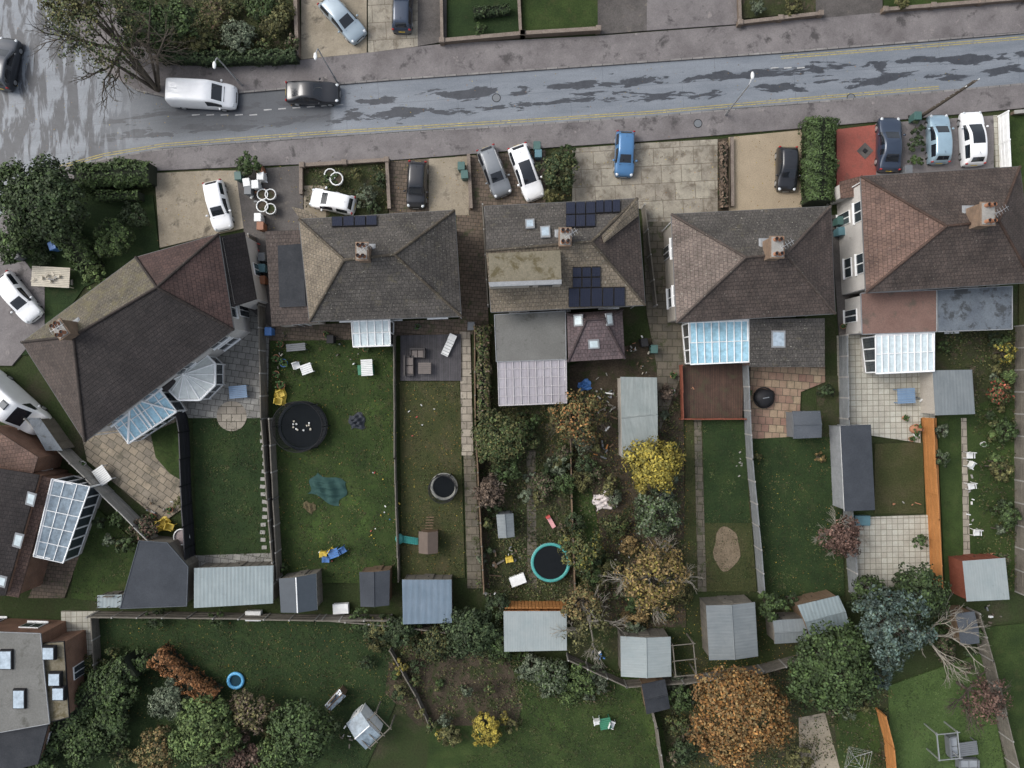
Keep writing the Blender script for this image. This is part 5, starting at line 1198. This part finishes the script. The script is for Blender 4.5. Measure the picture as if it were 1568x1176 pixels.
pile('logs',82,425,1.3,.6,30,[CRP,WOOD,FENC],.2,.5,1.0); pile('rubbish_pile',1300,475,.6,.5,6,MIX,.1,.3); pile('rubble_pile',820,720,1.6,1.5,9,MIX,.08,.25,.15); pile('rubble_pile',960,850,2.6,2.0,14,MIX,.08,.3,.15); pile('rubbish_pile',1410,610,.5,.7,8,[GRYP,WP,BP],.1,.35); pile('stones',1485,760,.3,3.0,10,[FENC,WP],.15,.32,.12)
b=MB(); b.tube((0,0,.06),(0,0,.7),.62,.62,C('round_tub',(.33,.30,.30)),24); b.disc((0,0,.6),.6,C('tub_water',(.24,.2,.2),.3),24); b.torus((0,0,.7),.62,.05,WP,24,5); place(b,'round_tub',281,821)
b=MB(); b.box((0,0,.15),(.35,1.1,.1),PKP,taper=.9); b.box((0,.5,.3),(.35,.2,.3),RP); place(b,'toy_slide',844,800,30)
b=MB(); b.tube((0,0,0),(0,0,1.6),.12,.1,TERRA,12); b.blob((0,0,.35),(.36,.36,.4),TERRA,12,0); place(b,'clay_chimenea',1400,657)
for x,y,a,c in((1320,797,0,BLUB),(793,888,20,WP),(388,943,0,WP),(522,932,3,WP),(560,566,5,GP)):
    b=MB(); b.box((0,0,.22),(1.2,.75,.44),c,taper=.93); b.box((0,0,.47),(1.26,.8,.06),c,taper=.95); b.box((0,-.4,.44),(.2,.04,.08),BLK); place(b,'storage_box',x,y,a,.13)
shed('small_tool_shed',[(760,788),(786,786),(788,822),(763,824)],1.9,SHG,GRYP,True,.2,axis=1)
b=MB(); b.tube((0,0,0),(0,0,1.9),.03,.03,GALV,6)
for i in range(4):
    a=i*1.5708+.4; b.tube((0,0,1.3),(math.cos(a)*1.3,math.sin(a)*1.3,1.9),.015,.015,GALV,4)
for r in(.5,.8,1.1,1.3):
    for i in range(4):
        a=i*1.5708+.4;c=a+1.5708; b.tube((math.cos(a)*r,math.sin(a)*r,1.3+.6*r/1.3),(math.cos(c)*r,math.sin(c)*r,1.3+.6*r/1.3),.006,.006,WP,3)
place(b,'rotary_washing_line',1300,1150,10)
# ---------------------------------------------------------------- light, sky, camera
wd=bpy.data.worlds.new('World'); scene.world=wd; wd.use_nodes=True; n=wd.node_tree.nodes; l=wd.node_tree.links
sky=n.new('ShaderNodeTexSky'); sky.sky_type='NISHITA'; sky.sun_disc=False
EL,AZ=math.radians(48),math.radians(-70)
sky.sun_elevation=EL; sky.sun_rotation=AZ; sky.dust_density=4; sky.air_density=1.2
hs=n.new('ShaderNodeHueSaturation'); hs.inputs['Saturation'].default_value=.45; hs.inputs['Value'].default_value=1.45
l.new(sky.outputs[0],hs.inputs['Color']); l.new(hs.outputs[0],n['Background'].inputs['Color']); n['Background'].inputs['Strength'].default_value=.15
sl=bpy.data.lights.new('sun','SUN'); sl.energy=1.3; sl.angle=math.radians(28); sl.color=(1,.98,.95)
so=bpy.data.objects.new('sun',sl); scene.collection.objects.link(so)
d=Vector((math.sin(AZ)*math.cos(EL),math.cos(AZ)*math.cos(EL),math.sin(EL)))
so.rotation_euler=d.to_track_quat('Z','Y').to_euler(); so.location=d*80
cam=bpy.data.cameras.new('camera'); co=bpy.data.objects.new('camera',cam); scene.collection.objects.link(co)
co.location=(0,0,H); co.rotation_euler=(0,0,0); cam.sensor_width=36; cam.lens=36*H/(1568/S); cam.clip_end=2000; cam.clip_start=.5
scene.camera=co
scene.view_settings.view_transform='Standard'; scene.view_settings.look='None'; scene.view_settings.exposure=0
